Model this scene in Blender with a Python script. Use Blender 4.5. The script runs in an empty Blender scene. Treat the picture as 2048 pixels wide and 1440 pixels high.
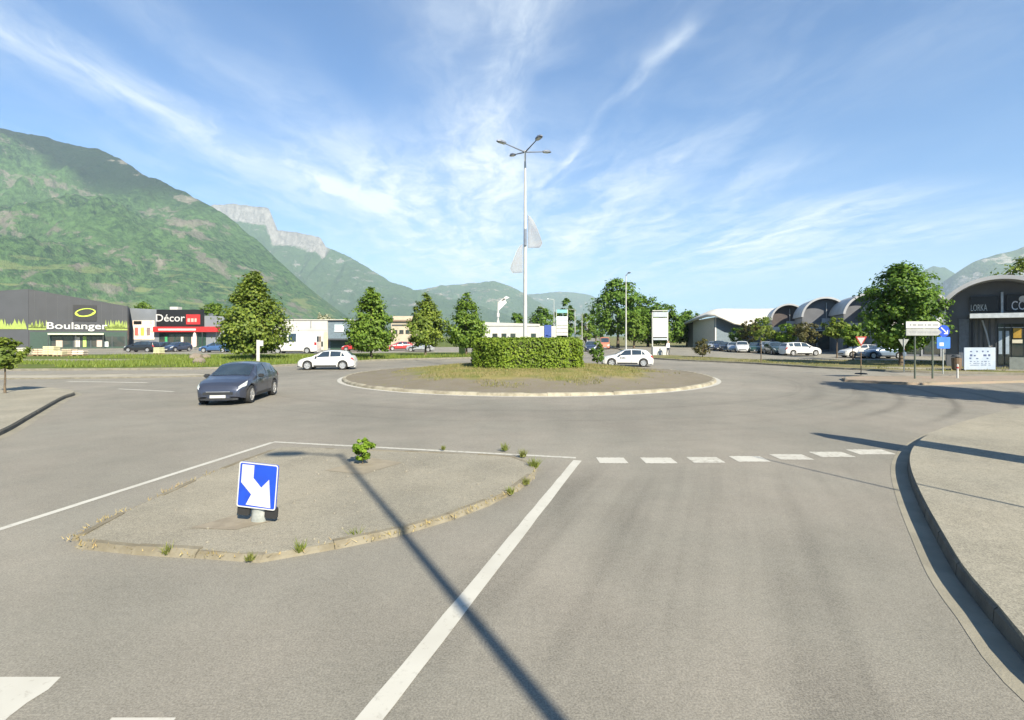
import bpy, bmesh, math, random
import numpy as np
from mathutils import Vector, Matrix, noise as mnoise
from mathutils.geometry import tessellate_polygon

R = math.radians
S = bpy.context.scene
COL = S.collection
random.seed(7)

# ------------------------------------------------------------------ camera
EYE = 2.5
cam_d = bpy.data.cameras.new("camera")
cam_d.sensor_width = 36
cam_d.lens = 18.0
cam_d.shift_y = -48 / 2048
cam_d.clip_start = 0.1
cam_d.clip_end = 40000
cam = bpy.data.objects.new("camera", cam_d)
cam.location = (0, 0, EYE)
cam.rotation_euler = (R(90), 0, 0)
COL.objects.link(cam)
S.camera = cam

# ------------------------------------------------------------------ light and exposure
SUN_EL = R(35)
SUN_DIR = Vector((0.469 * math.cos(SUN_EL), -0.883 * math.cos(SUN_EL), math.sin(SUN_EL))).normalized()
SUN_STRENGTH = 5.0
SKY_STRENGTH = 0.05
S.view_settings.view_transform = 'Standard'
S.view_settings.look = 'None'
S.view_settings.gamma = 1
S.view_settings.exposure = 1.5
S.view_settings.use_curve_mapping = False
S.cycles.use_denoising = True
S.cycles.max_bounces = 6
S.cycles.diffuse_bounces = 3
S.cycles.transparent_max_bounces = 8
S.cycles.volume_bounces = 0

sun_d = bpy.data.lights.new("sun", 'SUN')
sun_d.energy = SUN_STRENGTH
sun_d.angle = R(0.53)
sun_d.color = (1.0, 0.91, 0.74)
sun = bpy.data.objects.new("sun", sun_d)
sun.rotation_euler = (-SUN_DIR).to_track_quat('-Z', 'Y').to_euler()
sun.location = (30, -60, 60)
COL.objects.link(sun)


class E:
    """a shader socket with arithmetic"""
    def __init__(self, nt, s):
        self.nt, self.s = nt, s

    def m(self, op, *a, clamp=False):
        n = self.nt.nodes.new('ShaderNodeMath')
        n.operation = op
        n.use_clamp = clamp
        for i, v in enumerate((self,) + a):
            if isinstance(v, E):
                self.nt.links.new(v.s, n.inputs[i])
            else:
                n.inputs[i].default_value = v
        return E(self.nt, n.outputs[0])

    def __add__(self, o): return self.m('ADD', o)
    def __sub__(self, o): return self.m('SUBTRACT', o)
    def __mul__(self, o): return self.m('MULTIPLY', o)
    def __truediv__(self, o): return self.m('DIVIDE', o)
    def neg(self): return self.m('MULTIPLY', -1.0)
    def step(self, a, b):
        n = self.nt.nodes.new('ShaderNodeMapRange')
        n.interpolation_type = 'SMOOTHSTEP'
        self.nt.links.new(self.s, n.inputs['Value'])
        n.inputs['From Min'].default_value = a
        n.inputs['From Max'].default_value = b
        return E(self.nt, n.outputs[0])
    def gauss(self, w):
        d = self / w
        return (d * d).neg().m('EXPONENT')


def combine(nt, x, y, z=0.0):
    n = nt.nodes.new('ShaderNodeCombineXYZ')
    for i, v in enumerate((x, y, z)):
        if isinstance(v, E):
            nt.links.new(v.s, n.inputs[i])
        else:
            n.inputs[i].default_value = v
    return n.outputs[0]


def separate(nt, sock):
    n = nt.nodes.new('ShaderNodeSeparateXYZ')
    nt.links.new(sock, n.inputs[0])
    return [E(nt, o) for o in n.outputs]


def tex(nt, vec, scale, detail=4, rough=0.55, dist=0.0):
    n = nt.nodes.new('ShaderNodeTexNoise')
    if vec is not None:
        nt.links.new(vec, n.inputs['Vector'])
    n.inputs['Scale'].default_value = scale
    n.inputs['Detail'].default_value = detail
    n.inputs['Roughness'].default_value = rough
    n.inputs['Distortion'].default_value = dist
    return E(nt, n.outputs[0])


def mix(nt, f, a, b, kind='MIX'):
    n = nt.nodes.new('ShaderNodeMixRGB')
    n.blend_type = kind
    for sock, v in zip(n.inputs, (f, a, b)):
        if isinstance(v, E):
            nt.links.new(v.s, sock)
        elif hasattr(v, 'is_output'):
            nt.links.new(v, sock)
        elif isinstance(v, (int, float)):
            sock.default_value = v
        else:
            sock.default_value = (*v[:3], 1)
    return n.outputs[0]


# world: Nishita sky with thin cirrus lying in a high flat layer
world = bpy.data.worlds.new("World")
S.world = world
world.use_nodes = True
nt = world.node_tree
nt.nodes.clear()
sky = nt.nodes.new('ShaderNodeTexSky')
sky.sky_type = 'NISHITA'
sky.sun_disc = False
sky.sun_elevation = SUN_EL
sky.sun_rotation = math.atan2(SUN_DIR.x, SUN_DIR.y)
sky.altitude = 300
sky.air_density = 1.0
sky.dust_density = 0.6
sky.ozone_density = 2.2
tc = nt.nodes.new('ShaderNodeTexCoord')
dx, dy, dz = separate(nt, tc.outputs['Generated'])
zz = dz.m('MAXIMUM', 0.015)
u, v = dx / zz, dy / zz                       # where the ray meets the cloud layer
warp = tex(nt, combine(nt, u * 0.5, v * 0.25), 1.3, 3) - 0.5
warp2 = tex(nt, combine(nt, u * 1.7 + 4.0, v * 0.8), 1.0, 4, 0.6) - 0.5
uw = u + warp * 0.75 + warp2 * 0.42
streak = tex(nt, combine(nt, uw * 2.2, v * 0.42), 1.0, 8, 0.62, 0.5)
fine = tex(nt, combine(nt, uw * 4.2 + v * 1.6, v * 1.9 - u * 1.4), 1.0, 7, 0.66, 0.5)
cover = tex(nt, combine(nt, u * 0.42 + 3.1, v * 0.17 + 1.7), 1.0, 3, 0.5)
wisp = (streak * 0.55 + fine * 0.45).step(0.37, 0.67)
base = wisp * cover.step(0.42, 0.70)


def band(u0, v0, u1, v1, w, gain, va, vb, vc, vd):
    """a long cirrus band running along the layer from (u0,v0) to (u1,v1)"""
    k = (u1 - u0) / (v1 - v0)
    d = uw - (v * k + (u0 - k * v0))
    m = d.gauss(w) * v.step(va, vb) * (v * -1.0).step(-vd, -vc)
    return m * gain * (wisp * 0.75 + 0.25)


bands = [
    band(-1.62, 1.6, -1.30, 2.9, 0.21, 0.70, 0.7, 1.5, 3.0, 5.0),
    band(-1.0, 1.65, -0.84, 2.75, 0.14, 0.26, 0.9, 1.6, 3.0, 5.0),
    band(-0.10, 1.6, -0.16, 2.8, 0.22, 0.70, 0.5, 1.5, 3.0, 4.5),
    band(0.52, 1.75, 0.30, 2.85, 0.04, 0.42, 1.56, 1.72, 3.0, 4.2),
    band(0.95, 2.6, 0.55, 5.5, 0.20, 0.45, 2.3, 3.2, 5.0, 7.0),
    band(1.75, 2.6, 1.1, 5.0, 0.28, 0.42, 2.4, 3.3, 5.0, 7.0),
    band(2.6, 3.2, 2.5, 5.6, 0.55, 0.60, 3.0, 4.0, 5.4, 7.0),
]
mass = uw * 1.0 + 0.7
mass = mass.gauss(1.3) * v.step(1.9, 3.6) * (v * -1.0).step(-15.0, -7.0) * (wisp * 0.75 + 0.25) * 0.94
mass2 = (uw - 2.6).gauss(2.2) * v.step(3.0, 5.0) * (v * -1.0).step(-16.0, -9.0) * wisp * 0.5
total = base * 0.32 + mass + mass2
for b_ in bands:
    total = total + b_
hor = dz.step(0.24, 0.0) * 0.16               # the layer thickens to a veil low down
total = (total + hor).m('MINIMUM', 0.93) * dz.step(-0.02, 0.03)
cloud_rgb = (7.9, 8.4, 8.7)
grade = mix(nt, 1.0, sky.outputs[0], (0.50, 0.95, 1.32), 'MULTIPLY')
rgb = mix(nt, total, grade, cloud_rgb)
bg = nt.nodes.new('ShaderNodeBackground')
bg.inputs['Strength'].default_value = SKY_STRENGTH
wo = nt.nodes.new('ShaderNodeOutputWorld')
nt.links.new(rgb, bg.inputs['Color'])
nt.links.new(bg.outputs[0], wo.inputs['Surface'])

# ------------------------------------------------------------------ helpers
MATS = {}


def new_mat(name):
    m = bpy.data.materials.new(name)
    m.use_nodes = True
    nt = m.node_tree
    p = nt.nodes['Principled BSDF']
    return m, nt, p


def pmat(name, col, rough=0.6, metal=0.0, col2=None, scale=4.0, contrast=(0.35, 0.65), bump=0.0, bscale=40.0,
         coat=0.0, world_space=False, spec=0.5, detail=5):
    """plain principled material with a noise between two colours and a fine bump"""
    if name in MATS:
        return MATS[name]
    m, nt, p = new_mat(name)
    p.inputs['Base Color'].default_value = (*col, 1)
    p.inputs['Roughness'].default_value = rough
    p.inputs['Metallic'].default_value = metal
    p.inputs['Coat Weight'].default_value = coat
    p.inputs['Specular IOR Level'].default_value = spec
    if world_space:
        vec = nt.nodes.new('ShaderNodeNewGeometry').outputs['Position']
    else:
        vec = nt.nodes.new('ShaderNodeTexCoord').outputs['Object']
    if col2 is None:
        col2 = tuple(c * 0.82 for c in col)
    f = tex(nt, vec, scale, detail).step(*contrast)
    nt.links.new(mix(nt, f, col, col2), p.inputs['Base Color'])
    if bump:
        b = nt.nodes.new('ShaderNodeBump')
        b.inputs['Strength'].default_value = bump
        b.inputs['Distance'].default_value = 0.02
        nt.links.new(tex(nt, vec, bscale, 6, 0.6).s, b.inputs['Height'])
        nt.links.new(b.outputs[0], p.inputs['Normal'])
    MATS[name] = m
    return m


def leaf_mat(name, a, b, c=None, trans=0.35):
    if name in MATS:
        return MATS[name]
    m, nt, p = new_mat(name)
    geo = nt.nodes.new('ShaderNodeNewGeometry')
    rnd = E(nt, geo.outputs['Random Per Island'])
    vec = geo.outputs['Position']
    n = tex(nt, vec, 0.9, 3).step(0.35, 0.65)
    colr = mix(nt, rnd, a, b)
    colr = mix(nt, n * 0.55, colr, c or tuple(x * 0.6 for x in a))
    nt.links.new(colr, p.inputs['Base Color'])
    p.inputs['Roughness'].default_value = 0.55
    p.inputs['Specular IOR Level'].default_value = 0.25
    tr = nt.nodes.new('ShaderNodeBsdfTranslucent')
    nt.links.new(mix(nt, 1.0, colr, (1.1, 1.15, 0.55), 'MULTIPLY'), tr.inputs['Color'])
    ms = nt.nodes.new('ShaderNodeMixShader')
    ms.inputs[0].default_value = trans
    nt.links.new(p.outputs[0], ms.inputs[1])
    nt.links.new(tr.outputs[0], ms.inputs[2])
    nt.links.new(ms.outputs[0], nt.nodes['Material Output'].inputs['Surface'])
    MATS[name] = m
    return m


def link(o, parent=None):
    COL.objects.link(o)
    if parent is not None:
        o.parent = parent
    return o


def tag(o, label=None, cat=None, group=None, kind=None):
    if label: o['label'] = label
    if cat: o['category'] = cat
    if group: o['group'] = group
    if kind: o['kind'] = kind
    return o


def empty(name, loc, rz=0.0, label=None, cat=None, group=None):
    o = bpy.data.objects.new(name, None)
    o.empty_display_size = 0.2
    o.location = loc
    o.rotation_euler = (0, 0, rz)
    link(o)
    return tag(o, label, cat, group)


class MB:
    """collects faces; build() makes one mesh object"""
    def __init__(self):
        self.v, self.f = [], []

    def add(self, vs, fs):
        k = len(self.v)
        self.v += [tuple(p) for p in vs]
        self.f += [tuple(i + k for i in f) for f in fs]
        return self

    def box(self, c, s, rz=0.0, rot=None):
        x, y, z = s[0] / 2, s[1] / 2, s[2] / 2
        M = rot if rot is not None else Matrix.Rotation(rz, 3, 'Z')
        c = Vector(c)
        vs = [c + M @ Vector(p) for p in ((-x, -y, -z), (x, -y, -z), (x, y, -z), (-x, y, -z), (-x, -y, z), (x, -y, z), (x, y, z), (-x, y, z))]
        return self.add(vs, [(0, 3, 2, 1), (4, 5, 6, 7), (0, 1, 5, 4), (1, 2, 6, 5), (2, 3, 7, 6), (3, 0, 4, 7)])

    def bbox(self, a, b):
        return self.box([(p + q) / 2 for p, q in zip(a, b)], [abs(q - p) for p, q in zip(a, b)])

    def tube(self, pts, radii, n=10, cap=True):
        pts = [Vector(p) for p in pts]
        if not hasattr(radii, '__len__'):
            radii = [radii] * len(pts)
        vs, fs = [], []
        up = Vector((0.123, 0.97, 0.2))
        for i, p in enumerate(pts):
            d = (pts[min(i + 1, len(pts) - 1)] - pts[max(i - 1, 0)]).normalized()
            a = d.cross(up)
            if a.length < 1e-4:
                a = d.cross(Vector((1, 0, 0)))
            a.normalize()
            b = d.cross(a)
            for k in range(n):
                t = 2 * math.pi * k / n
                vs.append(p + (a * math.cos(t) + b * math.sin(t)) * radii[i])
        for i in range(len(pts) - 1):
            for k in range(n):
                q = (k + 1) % n
                fs.append((i * n + k, i * n + q, (i + 1) * n + q, (i + 1) * n + k))
        if cap:
            fs.append(tuple(range(n))[::-1])
            fs.append(tuple((len(pts) - 1) * n + k for k in range(n)))
        return self.add(vs, fs)

    def prism(self, poly, z0, z1):
        """vertical prism over a plan polygon (counter-clockwise)"""
        n = len(poly)
        vs = [(x, y, z0) for x, y in poly] + [(x, y, z1) for x, y in poly]
        fs = [tuple(range(n))[::-1], tuple(range(n, 2 * n))]
        fs += [(i, (i + 1) % n, n + (i + 1) % n, n + i) for i in range(n)]
        return self.add(vs, fs)

    def plate(self, poly, y0, y1):
        """upright plate: outline in x,z (ccw seen from -y), thickness from y0 (front) to y1"""
        n = len(poly)
        vs = [(x, y0, z) for x, z in poly] + [(x, y1, z) for x, z in poly]
        fs = [tuple(range(n)), tuple(range(n, 2 * n))[::-1]]
        fs += [(i, n + i, n + (i + 1) % n, (i + 1) % n) for i in range(n)]
        return self.add(vs, fs)

    def lathe(self, prof, n=16, axis='Z', c=(0, 0, 0)):
        vs, fs = [], []
        for r, z in prof:
            for k in range(n):
                t = 2 * math.pi * k / n
                p = (r * math.cos(t), r * math.sin(t), z)
                if axis == 'Y':
                    p = (p[0], p[2], p[1])
                vs.append((p[0] + c[0], p[1] + c[1], p[2] + c[2]))
        for i in range(len(prof) - 1):
            for k in range(n):
                q = (k + 1) % n
                f = (i * n + k, i * n + q, (i + 1) * n + q, (i + 1) * n + k)
                fs.append(f if axis == 'Z' else f[::-1])
        return self.add(vs, fs)

    def mesh(self, name, mat=None, smooth=None):
        me = bpy.data.meshes.new(name)
        me.from_pydata(self.v, [], self.f)
        if mat is not None:
            me.materials.append(mat)
        if smooth is not None:
            me.polygons.foreach_set('use_smooth', [True] * len(me.polygons))
            me.set_sharp_from_angle(angle=R(smooth))
        me.update()
        return me

    def build(self, name, mat=None, parent=None, smooth=None):
        return link(bpy.data.objects.new(name, self.mesh(name, mat, smooth)), parent)


def text_mesh(txt, size, depth=0.02, bold=0.0):
    c = bpy.data.curves.new("lettering", 'FONT')
    c.body = txt
    c.size = size
    c.extrude = depth
    c.offset = bold
    c.resolution_u = 3
    c.align_x = 'CENTER'
    o = bpy.data.objects.new("lettering", c)
    COL.objects.link(o)
    me = bpy.data.meshes.new_from_object(o.evaluated_get(bpy.context.evaluated_depsgraph_get()))
    bpy.data.objects.remove(o)
    bpy.data.curves.remove(c)
    return me


def text(txt, size, loc, mat, parent, name="lettering", width=None, depth=0.02, bold=0.0):
    """upright text facing local -y, centred on loc"""
    me = text_mesh(txt, size, depth, bold)
    me.materials.clear()
    me.materials.append(mat)
    o = link(bpy.data.objects.new(name, me), parent)
    o.rotation_euler = (R(90), 0, 0)
    o.location = loc
    if width:
        w = max(v.co.x for v in me.vertices) - min(v.co.x for v in me.vertices)
        o.scale = (width / w, 1, 1)
    return o


def PX(px, d): return (px - 1024) / 1024 * d
def PZ(py, d): return EYE + (672 - py) / 1024 * d
def G(px, py):
    d = 2560 / (py - 672)
    return ((px - 1024) / 1024 * d, d)


# ------------------------------------------------------------------ materials of the ground
C0 = (0.95, 32.3)      # centre of the roundabout


def asphalt_mat(name, base, warm, ring=True, grain=1.0):
    m, nt, p = new_mat(name)
    pos = nt.nodes.new('ShaderNodeNewGeometry').outputs['Position']
    x, y, z = separate(nt, pos)
    big = tex(nt, pos, 0.13, 4, 0.6)
    mid = tex(nt, pos, 1.1, 5, 0.6)
    spk = tex(nt, pos, 62.0, 3, 0.8)
    spk2 = tex(nt, pos, 14.0, 4, 0.75)
    stain = tex(nt, pos, 0.45, 6, 0.7)
    tone = big.step(0.30, 0.72) * 0.20 + stain.step(0.35, 0.62) * (0.06 if ring else 0.20) + mid.step(0.25, 0.75) * 0.13 + spk.step(0.36, 0.64) * 0.46 * grain + spk2.step(0.3, 0.7) * 0.16 * grain
    shade = tone + (1.0 - 0.47 - (0.0 if ring else 0.10))
    if ring:
        cx, cy = x - C0[0], y - C0[1]
        r = (cx * cx + cy * cy).m('SQRT')
        wob = tex(nt, combine(nt, cx * 0.05, cy * 0.05), 1.0, 3)
        rr = r + wob * 2.2
        rings = tex(nt, combine(nt, rr * 1.5, 0.0, 3.3), 1.0, 4, 0.7)
        polished = (r - 16.2).gauss(3.6)
        inring = (r * -1.0).step(-22.0, -20.5)
        shade = shade - polished * 0.13 * inring - rings.step(0.50, 0.68) * 0.20 * polished * inring
        # wheel tracks along the approach lane
        lx = x - (y * 0.42 + 1.1) + wob * 0.5
        tracks = tex(nt, combine(nt, lx * 1.1, y * 0.05, 7.0), 1.0, 3, 0.6)
        shade = shade - tracks.step(0.40, 0.74) * 0.28 * r.step(21.5, 24.0) * x.step(-1.5, 1.0)
        # rubber laid down on the way out of the roundabout
        for rad, w, g in ((20.0, 0.14, 0.30), (18.4, 0.17, 0.26), (21.6, 0.12, 0.24), (17.2, 0.25, 0.18), (15.6, 0.3, 0.14)):
            arc = (((x - 2.2) * (x - 2.2) + (y - 29.5) * (y - 29.5)).m('SQRT') - (rad - 2.3)).gauss(w)
            shade = shade - arc * g * x.step(8.0, 13.0) * (y * -1.0).step(-30.0, -22.0) * y.step(13.0, 17.0)
    warmf = tex(nt, pos, 0.3, 3).step(0.3, 0.7)
    colr = mix(nt, warmf, base, warm)
    colr = mix(nt, 1.0, colr, combine(nt, shade, shade, shade), 'MULTIPLY')
    nt.links.new(colr, p.inputs['Base Color'])
    p.inputs['Roughness'].default_value = 0.86
    p.inputs['Specular IOR Level'].default_value = 0.3
    b = nt.nodes.new('ShaderNodeBump')
    b.inputs['Strength'].default_value = 0.35
    b.inputs['Distance'].default_value = 0.01
    nt.links.new((spk + spk2 * 0.6).s, b.inputs['Height'])
    nt.links.new(b.outputs[0], p.inputs['Normal'])
    MATS[name] = m
    return m


M_ASPH = asphalt_mat('asphalt', (0.178, 0.169, 0.142), (0.202, 0.186, 0.156))
M_PAVE = asphalt_mat('pavement_asphalt', (0.190, 0.178, 0.142), (0.212, 0.194, 0.150), ring=False, grain=1.4)
M_WORN = asphalt_mat('worn_island_paving', (0.180, 0.168, 0.134), (0.202, 0.184, 0.142), ring=False, grain=1.4)
M_LOT = asphalt_mat('car_park_asphalt', (0.185, 0.175, 0.145), (0.205, 0.19, 0.155), ring=False)
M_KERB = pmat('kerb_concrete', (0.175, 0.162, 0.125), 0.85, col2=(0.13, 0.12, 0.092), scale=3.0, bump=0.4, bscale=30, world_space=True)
M_KERB_SHADE = pmat('shaded_kerb', (0.105, 0.098, 0.080), 0.85, col2=(0.075, 0.07, 0.058), scale=3.0, bump=0.4, bscale=30, world_space=True)  # kerb darkened in colour to deepen the shade on its road face
M_GUTTER = pmat('gutter_concrete', (0.225, 0.208, 0.16), 0.85, col2=(0.18, 0.167, 0.128), scale=2.0, bump=0.3, bscale=40, world_space=True)


def paint_mat(name, wear=0.45):
    m, nt, p = new_mat(name)
    pos = nt.nodes.new('ShaderNodeNewGeometry').outputs['Position']
    f = tex(nt, pos, 9.0, 7, 0.75).step(wear, wear + 0.28)
    g = tex(nt, pos, 1.2, 3).step(0.3, 0.8) * 0.30
    colr = mix(nt, f.m('MAXIMUM', g), (0.42, 0.41, 0.365), (0.21, 0.195, 0.16))
    nt.links.new(colr, p.inputs['Base Color'])
    p.inputs['Roughness'].default_value = 0.8
    MATS[name] = m
    return m


M_PAINT = paint_mat('road_paint', 0.50)
M_PAINT_WORN = paint_mat('worn_road_paint', 0.42)


def verge_mat(name, green, dry, earth, gscale=0.35, cut=(0.42, 0.6)):
    m, nt, p = new_mat(name)
    pos = nt.nodes.new('ShaderNodeNewGeometry').outputs['Position']
    a = tex(nt, pos, gscale, 5, 0.6).step(*cut)
    b = tex(nt, pos, gscale * 2.7, 4, 0.6).step(0.45, 0.68)
    c = tex(nt, pos, 12.0, 4, 0.7).step(0.25, 0.75)
    colr = mix(nt, a, green, dry)
    colr = mix(nt, b * 0.75, colr, earth)
    colr = mix(nt, c * 0.45, colr, mix(nt, 1.0, colr, (0.45, 0.5, 0.4), 'MULTIPLY'))
    nt.links.new(colr, p.inputs['Base Color'])
    p.inputs['Roughness'].default_value = 0.95
    p.inputs['Specular IOR Level'].default_value = 0.1
    bp = nt.nodes.new('ShaderNodeBump')
    bp.inputs['Strength'].default_value = 0.8
    bp.inputs['Distance'].default_value = 0.05
    nt.links.new(tex(nt, pos, 9.0, 5, 0.7).s, bp.inputs['Height'])
    nt.links.new(bp.outputs[0], p.inputs['Normal'])
    MATS[name] = m
    return m


M_GRASS = verge_mat('green_verge', (0.085, 0.125, 0.026), (0.17, 0.165, 0.06), (0.15, 0.135, 0.075), cut=(0.48, 0.72))
M_DRY = verge_mat('dry_verge', (0.13, 0.14, 0.05), (0.21, 0.185, 0.095), (0.20, 0.175, 0.12))
M_GROUND = verge_mat('plain', (0.10, 0.14, 0.04), (0.18, 0.18, 0.07), (0.13, 0.13, 0.06), 0.02)


def island_mat():
    m, nt, p = new_mat('island_surface')
    pos = nt.nodes.new('ShaderNodeNewGeometry').outputs['Position']
    x, y, z = separate(nt, pos)
    cx, cy = x - C0[0], y - C0[1]
    r = (cx * cx + cy * cy).m('SQRT')
    n = tex(nt, pos, 0.55, 5, 0.65)
    edge = (r + (n - 0.5) * 5.0)
    g = (edge * -1.0).step(-8.3, -6.4)
    dry = tex(nt, pos, 0.9, 4).step(0.3, 0.65)
    grass = mix(nt, dry, (0.12, 0.135, 0.035), (0.23, 0.19, 0.08))
    spk = tex(nt, pos, 22.0, 4, 0.8).step(0.3, 0.7)
    stain = tex(nt, pos, 0.8, 4).step(0.35, 0.7)
    grav = mix(nt, spk, (0.13, 0.115, 0.088), (0.21, 0.185, 0.145))
    grav = mix(nt, stain * 0.5, grav, (0.14, 0.12, 0.08))
    tuft = tex(nt, pos, 3.2, 4).step(0.60, 0.70)
    grav = mix(nt, tuft * 0.8, grav, (0.16, 0.16, 0.06))
    nt.links.new(mix(nt, g, grav, grass), p.inputs['Base Color'])
    p.inputs['Roughness'].default_value = 0.92
    p.inputs['Specular IOR Level'].default_value = 0.15
    bp = nt.nodes.new('ShaderNodeBump')
    bp.inputs['Strength'].default_value = 0.7
    bp.inputs['Distance'].default_value = 0.03
    nt.links.new(tex(nt, pos, 16.0, 5, 0.7).s, bp.inputs['Height'])
    nt.links.new(bp.outputs[0], p.inputs['Normal'])
    return m


M_ISLAND = island_mat()


def structure(o, label=None):
    o['kind'] = 'structure'
    if label: o['label'] = label
    return o


# ------------------------------------------------------------------ ground, roads and pavements
gr = MB().add([(-14000, -3000, -0.03), (14000, -3000, -0.03), (14000, 14000, -0.03), (-14000, 14000, -0.03)], [(0, 1, 2, 3)])
structure(gr.build('ground', M_GROUND))
rd = MB().add([(-140, -40, 0), (140, -40, 0), (140, 620, 0), (-140, 620, 0)], [(0, 1, 2, 3)])
structure(rd.build('road', M_ASPH))


def smooth_line(pts, step=0.35):
    """Catmull-Rom through pts, resampled at about step metres"""
    P = [Vector((p[0], p[1], 0)) for p in pts]
    P = [P[0] * 2 - P[1]] + P + [P[-1] * 2 - P[-2]]
    out = []
    for i in range(1, len(P) - 2):
        n = max(2, int((P[i + 1] - P[i]).length / step))
        for k in range(n):
            t = k / n
            a, b, c, d = P[i - 1], P[i], P[i + 1], P[i + 2]
            q = 0.5 * ((2 * b) + (c - a) * t + (2 * a - 5 * b + 4 * c - d) * t * t + (3 * b - a - 3 * c + d) * t ** 3)
            out.append((q.x, q.y))
    out.append((P[-2].x, P[-2].y))
    return out


def resample(line, L):
    """points every L metres along a polyline"""
    out, acc = [Vector((*line[0], 0))], 0.0
    prev = Vector((*line[0], 0))
    for q in line[1:]:
        q = Vector((*q, 0))
        seg = (q - prev).length
        while acc + seg >= L:
            t = (L - acc) / seg
            prev = prev + (q - prev) * t
            out.append(prev.copy())
            seg = (q - prev).length
            acc = 0.0
        acc += seg
        prev = q
    return out


KERB_MESH = {}


def kerb_mesh(L, w, h, slope, mat):
    key = (round(L, 2), w, h, slope, mat.name)
    if key not in KERB_MESH:
        # cross-section: y=0 road face, y=w back; chamfered road edge
        sec = [(0, -0.02), (slope * 0.5 + 0.004, h - 0.035 if slope < 0.1 else h * 0.55), (slope + 0.03, h), (w, h), (w, -0.02)]
        n = len(sec)
        hl = L / 2 - 0.006
        vs = [(-hl, y, z) for y, z in sec] + [(hl, y, z) for y, z in sec]
        fs = [tuple(range(n)), tuple(range(n, 2 * n))[::-1]] + [(i, n + i, n + (i + 1) % n, (i + 1) % n) for i in range(n)]
        KERB_MESH[key] = MB().add(vs, fs).mesh('kerb_stone', mat)
    return KERB_MESH[key]


def kerb_run(line, parent, L=1.0, w=0.16, h=0.13, slope=0.01, mat=None, side=1, jitter=0.006):
    """kerb stones along a line; the road lies on its right-hand side for side=1"""
    pts = resample(line, L)
    rng = random.Random(len(pts))
    for a, b in zip(pts, pts[1:]):
        c = (a + b) / 2
        d = b - a
        o = bpy.data.objects.new('kerb_stone', kerb_mesh(L, w, h, slope, mat or M_KERB))
        o.location = (c.x, c.y, rng.uniform(-jitter, jitter))
        o.rotation_euler = (rng.uniform(-0.008, 0.008), rng.uniform(-0.008, 0.008), math.atan2(d.y, d.x) + (0 if side == 1 else math.pi) + rng.uniform(-0.006, 0.006))
        link(o, parent)


def strip(line, w0, w1, z, name, mat):
    """flat ribbon between offsets w0 and w1 to the left of the line"""
    P = [Vector((*p, 0)) for p in line]
    vs, fs = [], []
    for i, p in enumerate(P):
        d = (P[min(i + 1, len(P) - 1)] - P[max(i - 1, 0)]).normalized()
        nrm = Vector((-d.y, d.x, 0))
        a, b = p + nrm * w0, p + nrm * w1
        vs += [(a.x, a.y, z), (b.x, b.y, z)]
    for i in range(len(P) - 1):
        fs.append((2 * i, 2 * i + 2, 2 * i + 3, 2 * i + 1))
    return MB().add(vs, fs).build(name, mat)


def slab(name, poly, h, mat, label=None):
    vs = [(x, y, -0.02) for x, y in poly] + [(x, y, h) for x, y in poly]
    me = bpy.data.meshes.new(name)
    bm = bmesh.new()
    n = len(poly)
    bv = [bm.verts.new(p) for p in vs]
    area2 = sum(a[0] * b[1] - b[0] * a[1] for a, b in zip(poly, poly[1:] + poly[:1]))
    for t in tessellate_polygon([[Vector((x, y, 0)) for x, y in poly]]):
        (x0, y0), (x1, y1), (x2, y2) = (poly[k] for k in t)
        if abs((x1 - x0) * (y2 - y0) - (x2 - x0) * (y1 - y0)) < 1e-9:
            continue
        if (x1 - x0) * (y2 - y0) - (x2 - x0) * (y1 - y0) < 0:
            t = t[::-1]
        bm.faces.new([bv[n + k] for k in t])
    for i in range(n):
        q = (bv[i], bv[(i + 1) % n], bv[n + (i + 1) % n], bv[n + i])
        bm.faces.new(q if area2 > 0 else q[::-1])
    bm.to_mesh(me)
    bm.free()
    me.materials.append(mat)
    o = link(bpy.data.objects.new(name, me))
    return structure(o, label)


# right-hand pavement between our lane and the exit on the right
rk = smooth_line([(3.05, -20), (3.1, -8), (3.2, 0), (3.45, 2.6), (3.68, 3.75), (3.98, 4.35), (4.35, 5.14), (4.94, 6.12), (5.85, 7.57), (6.95, 9.2),
                  (7.98, 10.5), (9.19, 11.74), (10.79, 13.06), (13.54, 14.97), (17.07, 17.07), (24, 20.2), (40, 24.5), (70, 29)])
rk = [(x + 0.13, y - 0.05) for x, y in rk]
inner = [(p.x, p.y) for p in resample(rk, 0.3)]


def offset_line(line, w):
    P = [Vector((*p, 0)) for p in line]
    out = []
    for i, p in enumerate(P):
        d = (P[min(i + 1, len(P) - 1)] - P[max(i - 1, 0)]).normalized()
        q = p + Vector((-d.y, d.x, 0)) * w
        out.append((q.x, q.y))
    return out


# our kerb lines run with the road on the left, so the raised side is at a negative offset
rp = slab('pavement_right', offset_line(inner, -0.035) + [(140, 30), (140, -20)], 0.172, M_PAVE)
kerb_run(rk[::-1], rp, 1.0, 0.16, 0.160, 0.012, side=1, mat=M_KERB_SHADE, jitter=0.003)
structure(strip(inner, 0.0, 0.25, 0.004, 'gutter_right', M_GUTTER))

# left-hand pavement
lk = smooth_line([(-8, -15), (-9, 4), (-10.8, 9), (-12.8, 12.8), (-14.5, 15.4), (-16.6, 18.55), (-17.8, 20.4), (-18.5, 21.7), (-20.0, 22.9), (-23, 24.1), (-30, 25), (-60, 26)])
linner = [(p.x, p.y) for p in resample(lk, 0.3)]
lp = slab('pavement_left', (offset_line(linner, 0.035) + [(-140, 26), (-140, -15)]), 0.140, M_PAVE)
kerb_run(lk, lp, 1.0, 0.16, 0.128, 0.012, side=1, mat=M_KERB_SHADE, jitter=0.003)
structure(strip(linner, -0.22, 0.0, 0.004, 'gutter_left', M_GUTTER))

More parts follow.
